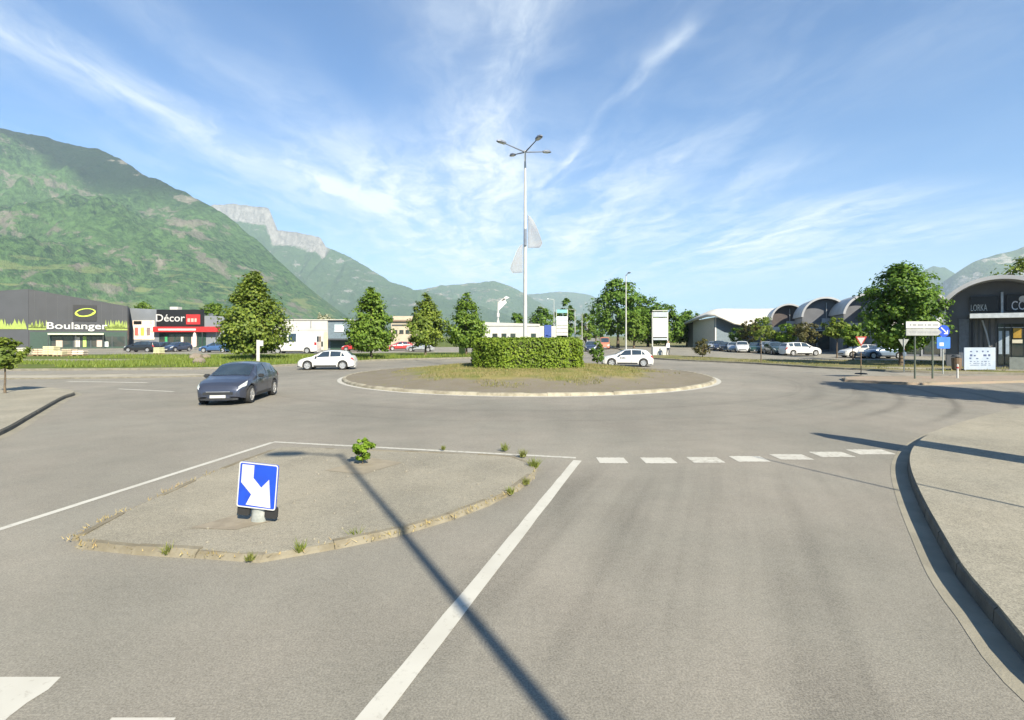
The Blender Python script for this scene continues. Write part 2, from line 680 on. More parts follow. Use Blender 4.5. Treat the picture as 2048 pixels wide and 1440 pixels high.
# north-western verge in front of the shops
nwk = smooth_line([(-90, 36.2), (-45, 36.5), (-24, 38.3), (-19.3, 42), (-16.5, 47.5), (-12, 53), (-4, 57.5), (3.5, 60.5), (8, 68), (12.5, 111)])
nwl = [(p.x, p.y) for p in resample(nwk, 0.8)]
nw = slab('grass_verge_left', offset_line(nwl, 0.1) + [(80, 600), (-400, 600), (-400, 36)], 0.13, M_GRASS)
kerb_run(nwk, nw, 2.0, 0.16, 0.14, 0.012, side=1)
# north-eastern verge in front of the car park
nek = smooth_line([(22, 111), (16, 68), (14.6, 58.5), (17, 52), (21.3, 46), (23.8, 40.0), (26.5, 36.0), (30.5, 33.6), (38, 32.6), (70, 34), (120, 36)])
nel = [(p.x, p.y) for p in resample(nek, 0.8)]
ne = slab('grass_verge_right', offset_line(nel, 0.1) + [(400, 36), (400, 600), (100, 600)], 0.13, M_DRY)
kerb_run(nek, ne, 2.0, 0.16, 0.14, 0.012, side=1)

# car parks and paths lying on the verges
def sheet(name, poly, z, mat):
    return structure(MB().add([(x, y, z) for x, y in poly], [tuple(range(len(poly)))]).build(name, mat))


sheet('car_park_right', [(24.5, 52), (29, 50.5), (36, 50), (48, 48.5), (60, 47), (110, 60), (110, 110), (20.5, 110), (19, 66)], 0.134, M_LOT)
sheet('footpath_right', [(26.4, 38.4), (29.5, 36.0), (34, 34.8), (60, 35.4), (60, 37.6), (34, 37.2), (29, 39.4)], 0.134, M_PAVE)
sheet('car_park_left', [(-130, 66), (-30, 66), (-14, 74), (0, 74), (6, 82), (9, 110), (-130, 110)], 0.134, M_LOT)
sheet('shop_forecourt', [(-130, 47.5), (-37, 47.5), (-34, 52), (-130, 56)], 0.134, pmat('forecourt', (0.25, 0.22, 0.165), 0.9, col2=(0.19, 0.175, 0.12), scale=0.6, world_space=True))

# splitter islands out on the neighbouring arms
def small_island(name, pts, mat, h=0.12):
    ln = smooth_line(pts + [pts[0]], 0.4)[:-1]
    isl = slab(name, ln, h, mat)
    kerb_run(offset_line(ln + [ln[0]], 0.0), isl, 1.0, 0.14, h + 0.012, 0.02, side=1)
    return isl


M_PINK = pmat('pinkish_paving', (0.24, 0.185, 0.14), 0.9, col2=(0.21, 0.175, 0.125), scale=0.9, bump=0.3, world_space=True)
small_island('traffic_island_right', [(18.2, 28.0), (20.5, 26.2), (25, 26.9), (34, 29.0), (44, 31.0), (34, 31.2), (26, 30.6), (20, 30.2)], M_PINK)
M_PALE = pmat('pale_concrete', (0.30, 0.275, 0.22), 0.9, col2=(0.23, 0.21, 0.165), scale=0.7, bump=0.2, world_space=True)
small_island('traffic_island_left', [(-19.0, 31.6), (-26, 30.0), (-44, 28.6), (-70, 28.0), (-70, 29.6), (-44, 30.4), (-27, 32.4), (-20.5, 33.0)], M_PALE, 0.06)

# ------------------------------------------------------------------ central island
NR, NA = 26, 96


def dome_z(r):
    t = max(0.0, min(1.0, (10.9 - r) / 7.2))
    return 0.12 + 0.50 * (t * t * (3 - 2 * t))


vs, fs = [(C0[0], C0[1], dome_z(0))], []
for i in range(1, NR + 1):
    r = 10.95 * i / NR
    for k in range(NA):
        a = 2 * math.pi * k / NA
        x, y = C0[0] + r * math.cos(a), C0[1] + r * math.sin(a)
        z = dome_z(r) + (mnoise.noise(Vector((x * 0.5, y * 0.5, 0))) * 0.035 if i < NR else 0)
        vs.append((x, y, z))
for k in range(NA):
    fs.append((0, 1 + k, 1 + (k + 1) % NA))
for i in range(NR - 1):
    for k in range(NA):
        a, b = 1 + i * NA + k, 1 + i * NA + (k + 1) % NA
        fs.append((a, a + NA, b + NA, b))
central = structure(MB().add(vs, fs).build('central_island', M_ISLAND, smooth=60))
M_KERB_PALE = pmat('pale_kerb', (0.30, 0.275, 0.21), 0.85, col2=(0.18, 0.16, 0.115), scale=2.2, bump=0.4, bscale=25, world_space=True)
ringline = [(C0[0] + 11.12 * math.cos(t), C0[1] + 11.12 * math.sin(t)) for t in np.linspace(0, 2 * math.pi, 400)]
kerb_run(ringline, central, 0.98, 0.24, 0.13, 0.07, mat=M_KERB_PALE, side=1, jitter=0.012)
rg = strip(ringline, -0.22, 0.04, 0.005, 'road_marking_ring', M_PAINT_WORN)
structure(rg)

# ------------------------------------------------------------------ splitter island in front of us
spl = [G(*p) for p in ((137, 1086), (185, 1056), (300, 1003), (420, 949), (522, 910), (575, 898), (700, 902), (860, 908), (1000, 914), (1062, 924),
                       (1078, 938), (1066, 962), (1010, 998), (900, 1043), (770, 1080), (640, 1106), (560, 1122), (500, 1128), (420, 1120), (300, 1113), (190, 1104), (148, 1098))]
spl = spl[::-1]   # counter-clockwise
sl = smooth_line(spl + [spl[0]], 0.15)[:-1]
area = sum(a[0] * b[1] - b[0] * a[1] for a, b in zip(sl, sl[1:] + sl[:1]))
if area < 0:
    sl = sl[::-1]
isl = slab('splitter_island', offset_line(sl, 0.10), 0.062, M_WORN)
kerb_run(sl + [sl[0]], isl, 0.8, 0.15, 0.068, 0.045, mat=pmat('worn_kerb', (0.185, 0.165, 0.12), 0.9, col2=(0.14, 0.12, 0.08), scale=4.0, bump=0.6, bscale=20, world_space=True), side=1, jitter=0.012)
# worn concrete showing at the kerb and the pale patch round the sapling
sap = (-2.84, 9.73)
cp = MB().add([(*G(650, 948), 0.067), (*G(725, 956), 0.067), (*G(805, 932), 0.067), (*G(742, 922), 0.067)], [(0, 1, 2, 3)])
structure(cp.build('concrete_patch', pmat('pale_patch', (0.235, 0.205, 0.15), 0.9, col2=(0.19, 0.165, 0.12), scale=3, world_space=True)))
pt = MB().add([(*G(380, 1066), 0.067), (*G(470, 1070), 0.067), (*G(560, 1048), 0.067), (*G(470, 1040), 0.067)], [(0, 1, 2, 3)])
structure(pt.build('repair_patch', pmat('tan_patch', (0.225, 0.195, 0.145), 0.9, col2=(0.175, 0.15, 0.11), scale=5, world_space=True)))

# ------------------------------------------------------------------ painted markings
def marking(name, a, b, w, mat=M_PAINT, z=0.004):
    a, b = Vector((*a, 0)), Vector((*b, 0))
    d = (b - a).normalized()
    n = Vector((-d.y, d.x, 0)) * w / 2
    k = 24
    rng = random.Random(int(abs(a.x * 97 + b.y * 31)))
    vs, fs = [], []
    for i in range(k + 1):
        p = a + (b - a) * (i / k)
        e0, e1 = 1 + rng.uniform(-0.07, 0.07), 1 + rng.uniform(-0.07, 0.07)
        vs += [tuple((p - n * e0) + Vector((0, 0, z))), tuple((p + n * e1) + Vector((0, 0, z)))]
    for i in range(k):
        fs.append((2 * i, 2 * i + 2, 2 * i + 3, 2 * i + 1))
    return structure(MB().add(vs, fs).build(name, mat))


marking('road_marking_line', G(1155, 921), (-1.46, 1.7), 0.17)
marking('road_marking_line', G(545, 885), (-6.9, 5.1), 0.12, z=0.0042)
marking('road_marking_line', G(547, 884), G(1152, 916), 0.12, M_PAINT_WORN, z=0.0045)
for i, (a, b) in enumerate((((1196, 921), (1252, 921)), ((1286, 921), (1348, 921)), ((1380, 920), (1442, 920)), ((1467, 918), (1530, 918)),
                            ((1550, 914), (1615, 914)), ((1630, 909), (1697, 909)), ((1705, 904), (1778, 904)))):
    marking('give_way_dash', G(*a), G(*b), 0.47, M_PAINT if i in (0, 1, 3) else M_PAINT_WORN)
# zebra crossing just below and behind the viewpoint
for i in range(7):
    x = -3.75 + i * 0.95
    if i == 0:
        continue
marking('zebra_stripe', (-3.55, 3.75), (-3.55, 0.6), 0.52)
marking('zebra_stripe', (-2.40, 3.35), (-2.40, 0.4), 0.42)
marking('zebra_stripe', (-4.7, 4.0), (-4.7, 0.9), 0.5)
# pale lines across the left arm
marking('road_marking_line', (-19.5, 27.4), (-24.5, 28.2), 0.25, M_PAINT_WORN)
marking('road_marking_line', (-15.2, 23.0), (-18.6, 24.2), 0.18, M_PAINT_WORN)

# ------------------------------------------------------------------ leaves, trees, shrubs
def quads_mesh(name, cen, nrm, size, mat, rng, aspect=0.75):
    """one quad per leaf from numpy arrays"""
    n = len(cen)
    nrm = nrm / np.maximum(np.linalg.norm(nrm, axis=1, keepdims=True), 1e-6)
    t = rng.normal(size=(n, 3))
    a = np.cross(nrm, t)
    a /= np.maximum(np.linalg.norm(a, axis=1, keepdims=True), 1e-6)
    b = np.cross(nrm, a)
    s = size[:, None] * 0.5
    v = np.empty((n, 4, 3))
    v[:, 0] = cen - a * s
    v[:, 1] = cen - b * s * aspect + nrm * s * 0.25
    v[:, 2] = cen + a * s
    v[:, 3] = cen + b * s * aspect + nrm * s * 0.25
    me = bpy.data.meshes.new(name)
    me.vertices.add(4 * n)
    me.vertices.foreach_set('co', v.reshape(-1))
    me.loops.add(4 * n)
    me.loops.foreach_set('vertex_index', np.arange(4 * n, dtype=np.int32))
    me.polygons.add(n)
    me.polygons.foreach_set('loop_start', np.arange(0, 4 * n, 4, dtype=np.int32))
    me.materials.append(mat)
    me.update(calc_edges=True)
    return me


M_BARK = pmat('bark', (0.13, 0.095, 0.06), 0.9, col2=(0.07, 0.055, 0.04), scale=6, bump=0.6, bscale=20)
L_LIME = leaf_mat('linden_leaves', (0.0885, 0.1652, 0.0212), (0.2065, 0.2950, 0.0401), (0.0472, 0.0944, 0.0142))
L_OLIVE = leaf_mat('olive_leaves', (0.1003, 0.1593, 0.0236), (0.2419, 0.2950, 0.0472), (0.0590, 0.0944, 0.0165))
L_DARK = leaf_mat('dark_leaves', (0.0649, 0.1416, 0.0189), (0.1652, 0.2596, 0.0354), (0.0354, 0.0802, 0.0118))
L_BRIGHT = leaf_mat('bright_leaves', (0.10, 0.19, 0.012), (0.22, 0.32, 0.03), (0.06, 0.12, 0.01))
L_PLUM = leaf_mat('reddish_leaves', (0.065, 0.075, 0.025), (0.15, 0.14, 0.045), (0.06, 0.045, 0.02))
L_PALE = leaf_mat('pale_leaves', (0.28, 0.29, 0.20), (0.42, 0.42, 0.32), (0.2, 0.22, 0.14))
L_HEDGE = leaf_mat('hedge_leaves', (0.120, 0.200, 0.016), (0.260, 0.330, 0.040), (0.070, 0.120, 0.012))

PROFILES = {
    'cone': [(0, 0.55), (0.1, 0.86), (0.25, 1.0), (0.45, 0.86), (0.65, 0.62), (0.82, 0.38), (0.93, 0.20), (1, 0.06)],
    'round': [(0, 0.35), (0.12, 0.72), (0.3, 0.95), (0.5, 1.0), (0.7, 0.9), (0.87, 0.62), (0.96, 0.36), (1, 0.12)],
    'tall': [(0, 0.5), (0.15, 0.9), (0.4, 1.0), (0.7, 0.85), (0.9, 0.5), (1, 0.15)],
}


def tree(name, label, x, y, h, w, crown0, prof='round', leaf=0.22, n=5000, mat=None, seed=1, trunk_r=0.12, z0=0.13, cat='tree', group=None,
         lump=0.20, clumps=None, lean=0.0):
    rng = np.random.default_rng(seed)
    t = empty(name, (x, y, z0), 0, label, cat, group)
    hc = h - crown0
    P = PROFILES[prof]
    pt, pr = [p[0] for p in P], [p[1] for p in P]
    n = int(n * 1.5)
    leaf *= 1.12
    nc = clumps or max(18, int(n / 48))
    # clump centres in the outer half of the crown
    tt = rng.uniform(0, 1, nc * 3)
    keep = rng.uniform(0, 1, nc * 3) < (np.interp(tt, pt, pr) ** 1.2 + 0.08)
    tt = tt[keep][:nc]
    nc = len(tt)
    ang = rng.uniform(0, 2 * np.pi, nc)
    lob = 1 + lump * np.sin(ang * 3 + seed + tt * 5) * 0.6 + lump * rng.normal(size=nc) * 0.5
    rad = np.interp(tt, pt, pr) * (w / 2) * np.sqrt(rng.uniform(0.10, 1.0, nc)) * lob
    cx, cy, cz = rad * np.cos(ang), rad * np.sin(ang), crown0 + tt * hc
    cr = w * (0.075 + 0.045 * rng.uniform(0, 1, nc)) * (0.6 + 0.4 * np.interp(tt, pt, pr))
    ci = rng.integers(0, nc, n)
    off = rng.normal(size=(n, 3)) * 0.62
    off[:, 2] *= 0.75
    cen = np.stack([cx, cy, cz], 1)[ci] + off * cr[ci][:, None]
    cen[:, 2] = np.maximum(cen[:, 2], crown0 * 0.82)
    mid = np.array([0, 0, crown0 + hc * 0.4])
    out = cen - mid
    out /= np.maximum(np.linalg.norm(out, axis=1, keepdims=True), 1e-6)
    nrm = out * 0.7 + off * 0.45 + np.array([0, 0, 0.45]) + rng.normal(size=(n, 3)) * 0.45
    size = leaf * rng.uniform(0.65, 1.3, n)
    me = quads_mesh('crown', cen, nrm, size, mat or L_LIME, rng)
    link(bpy.data.objects.new('crown', me), t)
    m = MB()
    top = crown0 + hc * 0.72
    k = 6
    pts = [(0.05 * math.sin(i * 1.7 + seed) * i / k, 0.05 * math.cos(i * 2.1 + seed) * i / k, -0.05 + (top + 0.05) * i / k) for i in range(k + 1)]
    m.tube(pts, [trunk_r * (1.25 if i == 0 else 1 - 0.8 * i / k) for i in range(k + 1)], 8)
    trunk = m.build('trunk', M_BARK, t, smooth=60)
    lm = MB()
    for i in range(9):
        a = i * 2.4 + seed
        zb = crown0 * 0.9 + hc * 0.55 * i / 9
        rr = float(np.interp((zb - crown0) / hc + 0.15, pt, pr)) * w * 0.36
        p0 = Vector((0, 0, zb))
        p1 = Vector((math.cos(a) * rr * 0.5, math.sin(a) * rr * 0.5, zb + hc * 0.10))
        p2 = Vector((math.cos(a) * rr, math.sin(a) * rr, zb + hc * 0.24))
        lm.tube([p0, p1, p2], [trunk_r * 0.45, trunk_r * 0.3, trunk_r * 0.1], 5, cap=False)
    lm.build('limbs', M_BARK, t)
    return t


G1 = 'linden trees along the left verge'
tree('linden_tree', 'tall broad linden tree behind the dark hatchback', PX(507, 50), 50, 8.6, 5.7, 0.9, 'cone', 0.26, 9500, L_OLIVE, 11, 0.16, group=G1)
tree('linden_tree', 'cone shaped linden tree right behind the white hatchback facing left', PX(742, 53), 53, 7.2, 4.8, 1.0, 'cone', 0.25, 6500, L_LIME, 12, 0.13, group=G1)
tree('linden_tree', 'slender linden tree in the middle of three, left of the hedge', PX(851, 60), 60, 7.2, 4.4, 1.3, 'cone', 0.26, 5200, L_OLIVE, 13, 0.13, group=G1)
tree('linden_tree', 'linden tree whose foot is hidden by the clipped hedge', PX(933, 62), 62, 7.4, 4.9, 1.2, 'cone', 0.26, 5200, L_LIME, 14, 0.13, group=G1)
tree('young_tree', 'small young tree with thin brown trunk on the left pavement', PX(10, 21.2), 21.2, 2.3, 1.15, 1.05, 'round', 0.13, 1800, L_OLIVE, 15, 0.045, z0=0.125)
tree('plane_tree', 'broad tree beside the direction sign on the right verge', PX(1802, 41), 41, 8.0, 5.1, 1.4, 'round', 0.24, 8500, L_DARK, 16, 0.15, lump=0.32)
G2 = 'tall trees along the far avenue'
tree('avenue_tree', 'largest dark green tree of the far avenue', PX(1236, 105), 105, 13.8, 10.0, 3.0, 'round', 0.5, 4200, L_DARK, 21, 0.3, group=G2)
tree('avenue_tree', 'rounded tree overlapping the right side of the largest avenue tree', PX(1296, 112), 112, 10.5, 9.6, 1.0, 'round', 0.5, 3600, L_DARK, 22, 0.28, group=G2)
tree('avenue_tree', 'bright green tree between the two largest avenue trees', PX(1268, 98), 98, 7.4, 4.8, 1.2, 'round', 0.4, 2200, L_LIME, 23, 0.2, group=G2)
tree('avenue_tree', 'tree behind the tall white framed totem sign', PX(1332, 108), 108, 9.0, 7.0, 0.7, 'round', 0.5, 2600, L_DARK, 24, 0.25, group=G2)
tree('avenue_tree', 'low tree beside the left gable of the white roofed hall', PX(1374, 118), 118, 8.2, 7.2, 0.6, 'round', 0.5, 2600, L_DARK, 25, 0.25, group=G2)
tree('avenue_tree', 'tall narrow tree behind the striped white totem', PX(1132, 150), 150, 13.2, 5.6, 1.5, 'tall', 0.6, 2200, L_DARK, 26, 0.3, group=G2)
tree('avenue_tree', 'round distant tree just right of the lamp mast', PX(1084, 150), 150, 10.6, 8.4, 1.0, 'round', 0.6, 2200, L_DARK, 27, 0.3, group=G2)
tree('avenue_tree', 'dark distant tree just left of the lamp mast', PX(1034, 165), 165, 9.6, 6.0, 1.0, 'round', 0.6, 1700, L_DARK, 28, 0.3, group=G2)
tree('avenue_tree', 'small tree on the left side of the far avenue', PX(1172, 170), 170, 9.5, 6.2, 1.0, 'round', 0.6, 1500, L_LIME, 29, 0.3, group=G2)
tree('avenue_tree', 'far dark tree closing the end of the avenue', PX(1192, 230), 230, 13.0, 8.0, 1.0, 'round', 0.8, 1500, L_DARK, 30, 0.3, group=G2)
tree('background_tree', 'bright tree rising behind the grey shop wall', PX(285, 125), 125, 10.3, 9.0, 2.0, 'round', 0.5, 2500, L_LIME, 31, 0.25)
tree('background_tree', 'leafy tree between the red awning and the tallest linden', PX(428, 112), 112, 9.4, 6.5, 1.5, 'round', 0.45, 2500, L_LIME, 32, 0.25)
tree('background_tree', 'pale silvery tree above the white building', PX(650, 135), 135, 8.2, 6.4, 3.0, 'round', 0.45, 1100, L_PALE, 33, 0.2)
tree('background_tree', 'tree rising behind the nearest vaulted shop', PX(2052, 62), 62, 11.8, 7.5, 2.0, 'round', 0.35, 3500, L_OLIVE, 34, 0.25)
GP = 'small trees in the right car park'
for i, (px, d, h, w, c0, m, lab) in enumerate((
        (1674, 55, 4.3, 2.7, 2.1, L_OLIVE, 'small round headed tree on a thin pale trunk in the car park'),
        (1527, 80, 5.4, 3.6, 1.6, L_OLIVE, 'taller car park tree under the right end of the white roof'),
        (1500, 84, 4.9, 3.2, 1.5, L_PLUM, 'dark reddish car park tree below the middle of the white roof'),
        (1474, 88, 3.9, 2.8, 1.3, L_DARK, 'low dark tree against the shaded wall of the hall'),
        (1574, 77, 4.4, 3.0, 1.0, L_BRIGHT, 'bright green round tree below the farthest vault'),
        (1612, 74, 4.5, 3.6, 1.2, L_PLUM, 'reddish green tree behind the white parked estate'),
        (1706, 50, 3.4, 2.2, 1.4, L_LIME, 'slim light green tree left of the broad verge tree'))):
    tree('car_park_tree', lab, PX(px, d), d, h, w, c0, 'round', 0.22, 1500, m, 40 + i, 0.07, group=GP)
tree('round_shrub', 'dark round shrub standing alone on the dry verge', PX(1405, 58), 58, 2.0, 1.9, 0.25, 'round', 0.14, 1200, L_PLUM, 51, 0.05, cat='shrub')
tree('round_shrub', 'small dark shrub beside the bonnet of the right white car', PX(1195, 41), 41, 1.75, 1.15, 0.1, 'tall', 0.12, 1200, L_DARK, 52, 0.04, z0=0.35, cat='shrub')
# a tree just outside the frame that throws the broad shadow over the exit road
tree('roadside_tree', 'roadside tree at the right pavement edge, throwing its shadow on the exit road', 23.2, 15.6, 8.8, 5.4, 1.6, 'round', 0.30, 9000, L_DARK, 53, 0.15, z0=0.125)


def hedge():
    rng = np.random.default_rng(5)
    n = 21000
    rx, ry, h = 3.38, 3.05, 1.72
    z0 = 0.56
    o = empty('clipped_hedge', (C0[0], C0[1] + 0.2, z0), 0, 'clipped green hedge round the lamp mast on the central island', 'hedge')
    a = rng.uniform(0, 2 * np.pi, n)
    top = rng.uniform(0, 1, n) < 0.30
    # super-ellipse plan, sampled evenly along its outline
    e = 0.62
    tq = np.linspace(0, 2 * np.pi, 4000)
    qx, qy = np.sign(np.cos(tq)) * np.abs(np.cos(tq)) ** e, np.sign(np.sin(tq)) * np.abs(np.sin(tq)) ** e
    arc_ = np.concatenate([[0], np.cumsum(np.hypot(np.diff(qx), np.diff(qy)))])
    pick = rng.uniform(0, arc_[-1], n)
    a = np.interp(pick, arc_, tq)
    ux, uy = np.interp(pick, arc_, qx), np.interp(pick, arc_, qy)
    rr = np.where(top, np.sqrt(rng.uniform(0, 1, n)), 1.0)
    lump = 1 + 0.03 * np.sin(a * 9) + 0.025 * np.sin(a * 17 + 1) + rng.normal(size=n) * 0.018
    z = np.where(top, h + rng.normal(size=n) * 0.045 + 0.03 * np.sin(a * 7), rng.uniform(-0.05, h, n))
    depth = np.abs(rng.normal(size=n)) * 0.10
    x = ux * (rx * lump - depth) * rr
    y = uy * (ry * lump - depth) * rr
    round_ = np.clip((z - (h - 0.25)) / 0.25, 0, 1) ** 2 * 0.18
    x = x * (1 - round_ / rx * (rr > 0.9))
    y = y * (1 - round_ / ry * (rr > 0.9))
    cen = np.stack([x, y, z], 1)
    nrm = np.stack([np.where(top, 0, np.cos(a)), np.where(top, 0, np.sin(a)), np.where(top, 1, 0.35)], 1) + rng.normal(size=(n, 3)) * 0.5
    me = quads_mesh('foliage', cen, nrm, 0.135 * rng.uniform(0.6, 1.35, n), L_HEDGE, rng)
    link(bpy.data.objects.new('foliage', me), o)
    # solid dark core added inside, so that nothing shines through
    m = MB()
    N = 40
    ring = []
    for k in range(N):
        t = 2 * math.pi * k / N
        cx = math.copysign(abs(math.cos(t)) ** e, math.cos(t)) * (rx - 0.22)
        cy = math.copysign(abs(math.sin(t)) ** e, math.sin(t)) * (ry - 0.22)
        ring.append((cx, cy))
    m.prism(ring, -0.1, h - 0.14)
    m.build('dark_core', pmat('hedge_inside', (0.045, 0.055, 0.015), 0.9, col2=(0.02, 0.025, 0.01), scale=8), o)


hedge()


def blades(name, label, pts, hmin, hmax, mats, seed, w=0.012, kind='stuff', spread=0.35, parent=None):
    """grass blades as bent triangles"""
    rng = np.random.default_rng(seed)
    P = np.asarray(pts, float)
    n = len(P)
    h = rng.uniform(hmin, hmax, n)
    a = rng.uniform(0, 2 * np.pi, n)
    la = rng.uniform(0, 2 * np.pi, n)
    lean = h * rng.uniform(0.1, spread * 2, n)
    ww = w * rng.uniform(0.7, 1.6, n)
    v = np.empty((n, 3, 3))
    dx, dy = np.cos(a) * ww, np.sin(a) * ww
    v[:, 0] = P + np.stack([-dx, -dy, np.zeros(n) - 0.01], 1)
    v[:, 1] = P + np.stack([dx, dy, np.zeros(n) - 0.01], 1)
    v[:, 2] = P + np.stack([np.cos(la) * lean, np.sin(la) * lean, h], 1)
    me = bpy.data.meshes.new(name)
    me.vertices.add(3 * n)
    me.vertices.foreach_set('co', v.reshape(-1))
    me.loops.add(3 * n)
    me.loops.foreach_set('vertex_index', np.arange(3 * n, dtype=np.int32))
    me.polygons.add(n)
    me.polygons.foreach_set('loop_start', np.arange(0, 3 * n, 3, dtype=np.int32))
    me.materials.append(mats)
    me.update(calc_edges=True)
    o = link(bpy.data.objects.new(name, me), parent)
    if kind:
        o['kind'] = kind
    if label:
        o['label'] = label
    return o


M_BLADE_DRY = leaf_mat('dry_grass_blades', (0.125, 0.145, 0.040), (0.29, 0.245, 0.10), (0.16, 0.15, 0.055), 0.25)
M_BLADE = leaf_mat('grass_blades', (0.09, 0.16, 0.02), (0.22, 0.26, 0.05), (0.14, 0.17, 0.04), 0.3)
rng = np.random.default_rng(3)
pts = []
while len(pts) < 16000:
    a, r = rng.uniform(0, 2 * np.pi), 10.6 * math.sqrt(rng.uniform(0.08, 1))
    x, y = C0[0] + r * math.cos(a), C0[1] + r * math.sin(a)
    nz = mnoise.noise(Vector((x * 0.45, y * 0.45, 2))) + 0.5 * mnoise.noise(Vector((x * 1.5, y * 1.5, 5)))
    if r + nz * 3.5 < 7.6 or (nz > 0.55 and rng.uniform() < 0.3):
        pts.append((x, y, dome_z(r) - 0.02))
blades('dry_grass', 'dry yellow green grass growing on the central island', pts, 0.05, 0.16, M_BLADE_DRY, 1, 0.014)
pts = []
while len(pts) < 24000:
    x, y = rng.uniform(-48, 2), rng.uniform(38, 62)
    nz = mnoise.noise(Vector((x * 0.2, y * 0.3, 9)))
    edge = float(np.interp(x, [-60, -24, -19, -16.3, -12, -4, 3], [37, 39, 43, 48.5, 54, 58.5, 62]))
    if y > edge and nz > -0.25 and not (x < -36 and 47 < y < 55):
        pts.append((x, y, 0.12))
blades('verge_grass', 'rough green grass on the left verge before the shops', pts, 0.10, 0.42, M_BLADE, 2, 0.028)
pts = []
while len(pts) < 9000:
    x, y = rng.uniform(14, 62), rng.uniform(34, 60)
    edge = float(np.interp(x, [14, 17, 21.3, 23.8, 26.5, 30.5, 38, 70], [60, 53, 47, 41, 37, 34.6, 33.6, 35]))
    lot = float(np.interp(x, [14, 19, 24.5, 29, 36, 48, 60], [66, 60, 52, 50.5, 50, 48.5, 47]))
    nz = mnoise.noise(Vector((x * 0.25, y * 0.35, 4)))
    if edge < y < lot and nz > 0.0:
        pts.append((x, y, 0.12))
blades('dry_verge_grass', 'short dry grass on the right verge by the car park', pts, 0.04, 0.18, M_BLADE_DRY, 4, 0.02)

# weeds in the joints of the splitter island
M_WEED = leaf_mat('weed_leaves', (0.12, 0.17, 0.03), (0.24, 0.27, 0.06), (0.17, 0.16, 0.06))
GW = 'weeds along the splitter island kerb'
for i, (px, py, h, n, lab) in enumerate((
        (500, 1126, 0.10, 70, 'yellow green weed at the lowest corner of the splitter island'),
        (602, 1108, 0.14, 60, 'upright weed on the kerb right of the arrow sign'),
        (335, 1112, 0.14, 36, 'thin dry weed on the kerb left of the arrow sign'),
        (710, 1078, 0.15, 26, 'thin dark weed on the kerb just left of the long lamp shadow'),
        (1020, 992, 0.12, 90, 'little weed halfway up the right kerb of the splitter island'),
        (1068, 938, 0.20, 150, 'bushy dark green weed at the right tip of the splitter island'),
        (1045, 916, 0.18, 110, 'weed just left of the bushy one at the island tip'),
        (1010, 903, 0.20, 70, 'wispy tall weed on the far kerb of the splitter island'),
        (886, 902, 0.10, 70, 'tiny weed on the far kerb between sapling and island tip'),
        (1052, 972, 0.12, 80, 'small weed below the bushy weed at the island tip'))):
    x, y = G(px, py)
    r_ = np.random.default_rng(70 + i)
    w = h * 0.45
    P = np.stack([x + r_.normal(size=n) * w * 0.4, y + r_.normal(size=n) * w * 0.4, np.full(n, 0.04)], 1)
    o = blades('weed', None, P, h * 0.35, h, M_WEED, 70 + i, 0.007, kind=None, spread=0.5)
    tag(o, lab, 'weed', GW)
# low dead grass and crumbs along the island kerb
pts = []
for p, q in zip(sl, sl[1:]):
    if p[1] < 9.3:
        for _ in range(14 if mnoise.noise(Vector((p[0], p[1], 0))) > -0.05 else 3):
            t = rng.uniform()
            off = rng.normal() * 0.05 + 0.05
            d = Vector((q[0] - p[0], q[1] - p[1], 0))
            if d.length < 1e-4:
                continue
            nrm = Vector((-d.y, d.x, 0)).normalized()
            pts.append((p[0] + d.x * t + nrm.x * off, p[1] + d.y * t + nrm.y * off, 0.055))
blades('dead_grass', 'straw coloured dead grass along the splitter island kerb', pts, 0.01, 0.05,
       leaf_mat('straw', (0.40, 0.32, 0.15), (0.30, 0.20, 0.09), (0.32, 0.28, 0.12), 0.2), 6, 0.006, spread=1.2)

# sapling on the splitter island
tree('sapling', 'little bright green sapling with round head on the splitter island', sap[0], sap[1], 0.47, 0.40, 0.10, 'round', 0.055, 900, L_BRIGHT, 61, 0.012, z0=0.064, lump=0.25, clumps=30)
m = MB()
rs = random.Random(2)
pts = []
for i in range(90):
    a, r = rs.uniform(0, 6.28), abs(rs.gauss(0, 1))
    t = rs.random()
    k = int(t * (len(sl) - 1))
    px_, py_ = sl[k]
    x = px_ + (-2.2 - px_) * rs.uniform(0, 0.95)
    y = py_ + (7.6 - py_) * rs.uniform(0, 0.95)
    s = rs.uniform(0.006, 0.018)
    m.box((x, y, 0.063 + s * 0.4), (s * 1.3, s, s), rs.uniform(0, 3))
g = m.build('gravel', pmat('gravel_stone', (0.26, 0.24, 0.19), 0.9))
tag(g, 'loose gravel crumbs lying on the splitter island', kind='stuff')

# ------------------------------------------------------------------ arrow sign on the splitter island
M_WHITE_REFL = pmat('white_reflective', (0.46, 0.46, 0.45), 0.45, col2=(0.42, 0.42, 0.41))
M_BLUE = pmat('sign_blue', (0.010, 0.055, 0.42), 0.4, col2=(0.010, 0.048, 0.36), scale=6)
M_GALV = pmat('galvanised', (0.40, 0.42, 0.40), 0.5, 0.35, col2=(0.30, 0.32, 0.30), scale=12)
M_BLACK = pmat('black_rubber', (0.018, 0.018, 0.018), 0.7)
sx, sy = G(517, 1052)
sg = empty('keep_right_sign', (sx, sy, 0.062), R(-6), 'leaning blue sign with white arrow on the splitter island', 'sign')
lean_ = Matrix.Rotation(R(4.5), 4, 'Y')


def lean_part(o):
    o.matrix_local = lean_
    return o


m = MB()
post_prof = [(0.10 * math.cos(t), 0.055 * math.sin(t)) for t in np.linspace(0, 2 * math.pi, 17)[:-1]]
m.prism(post_prof, -0.03, 0.55)
lean_part(m.build('post', M_GALV, sg, smooth=50))


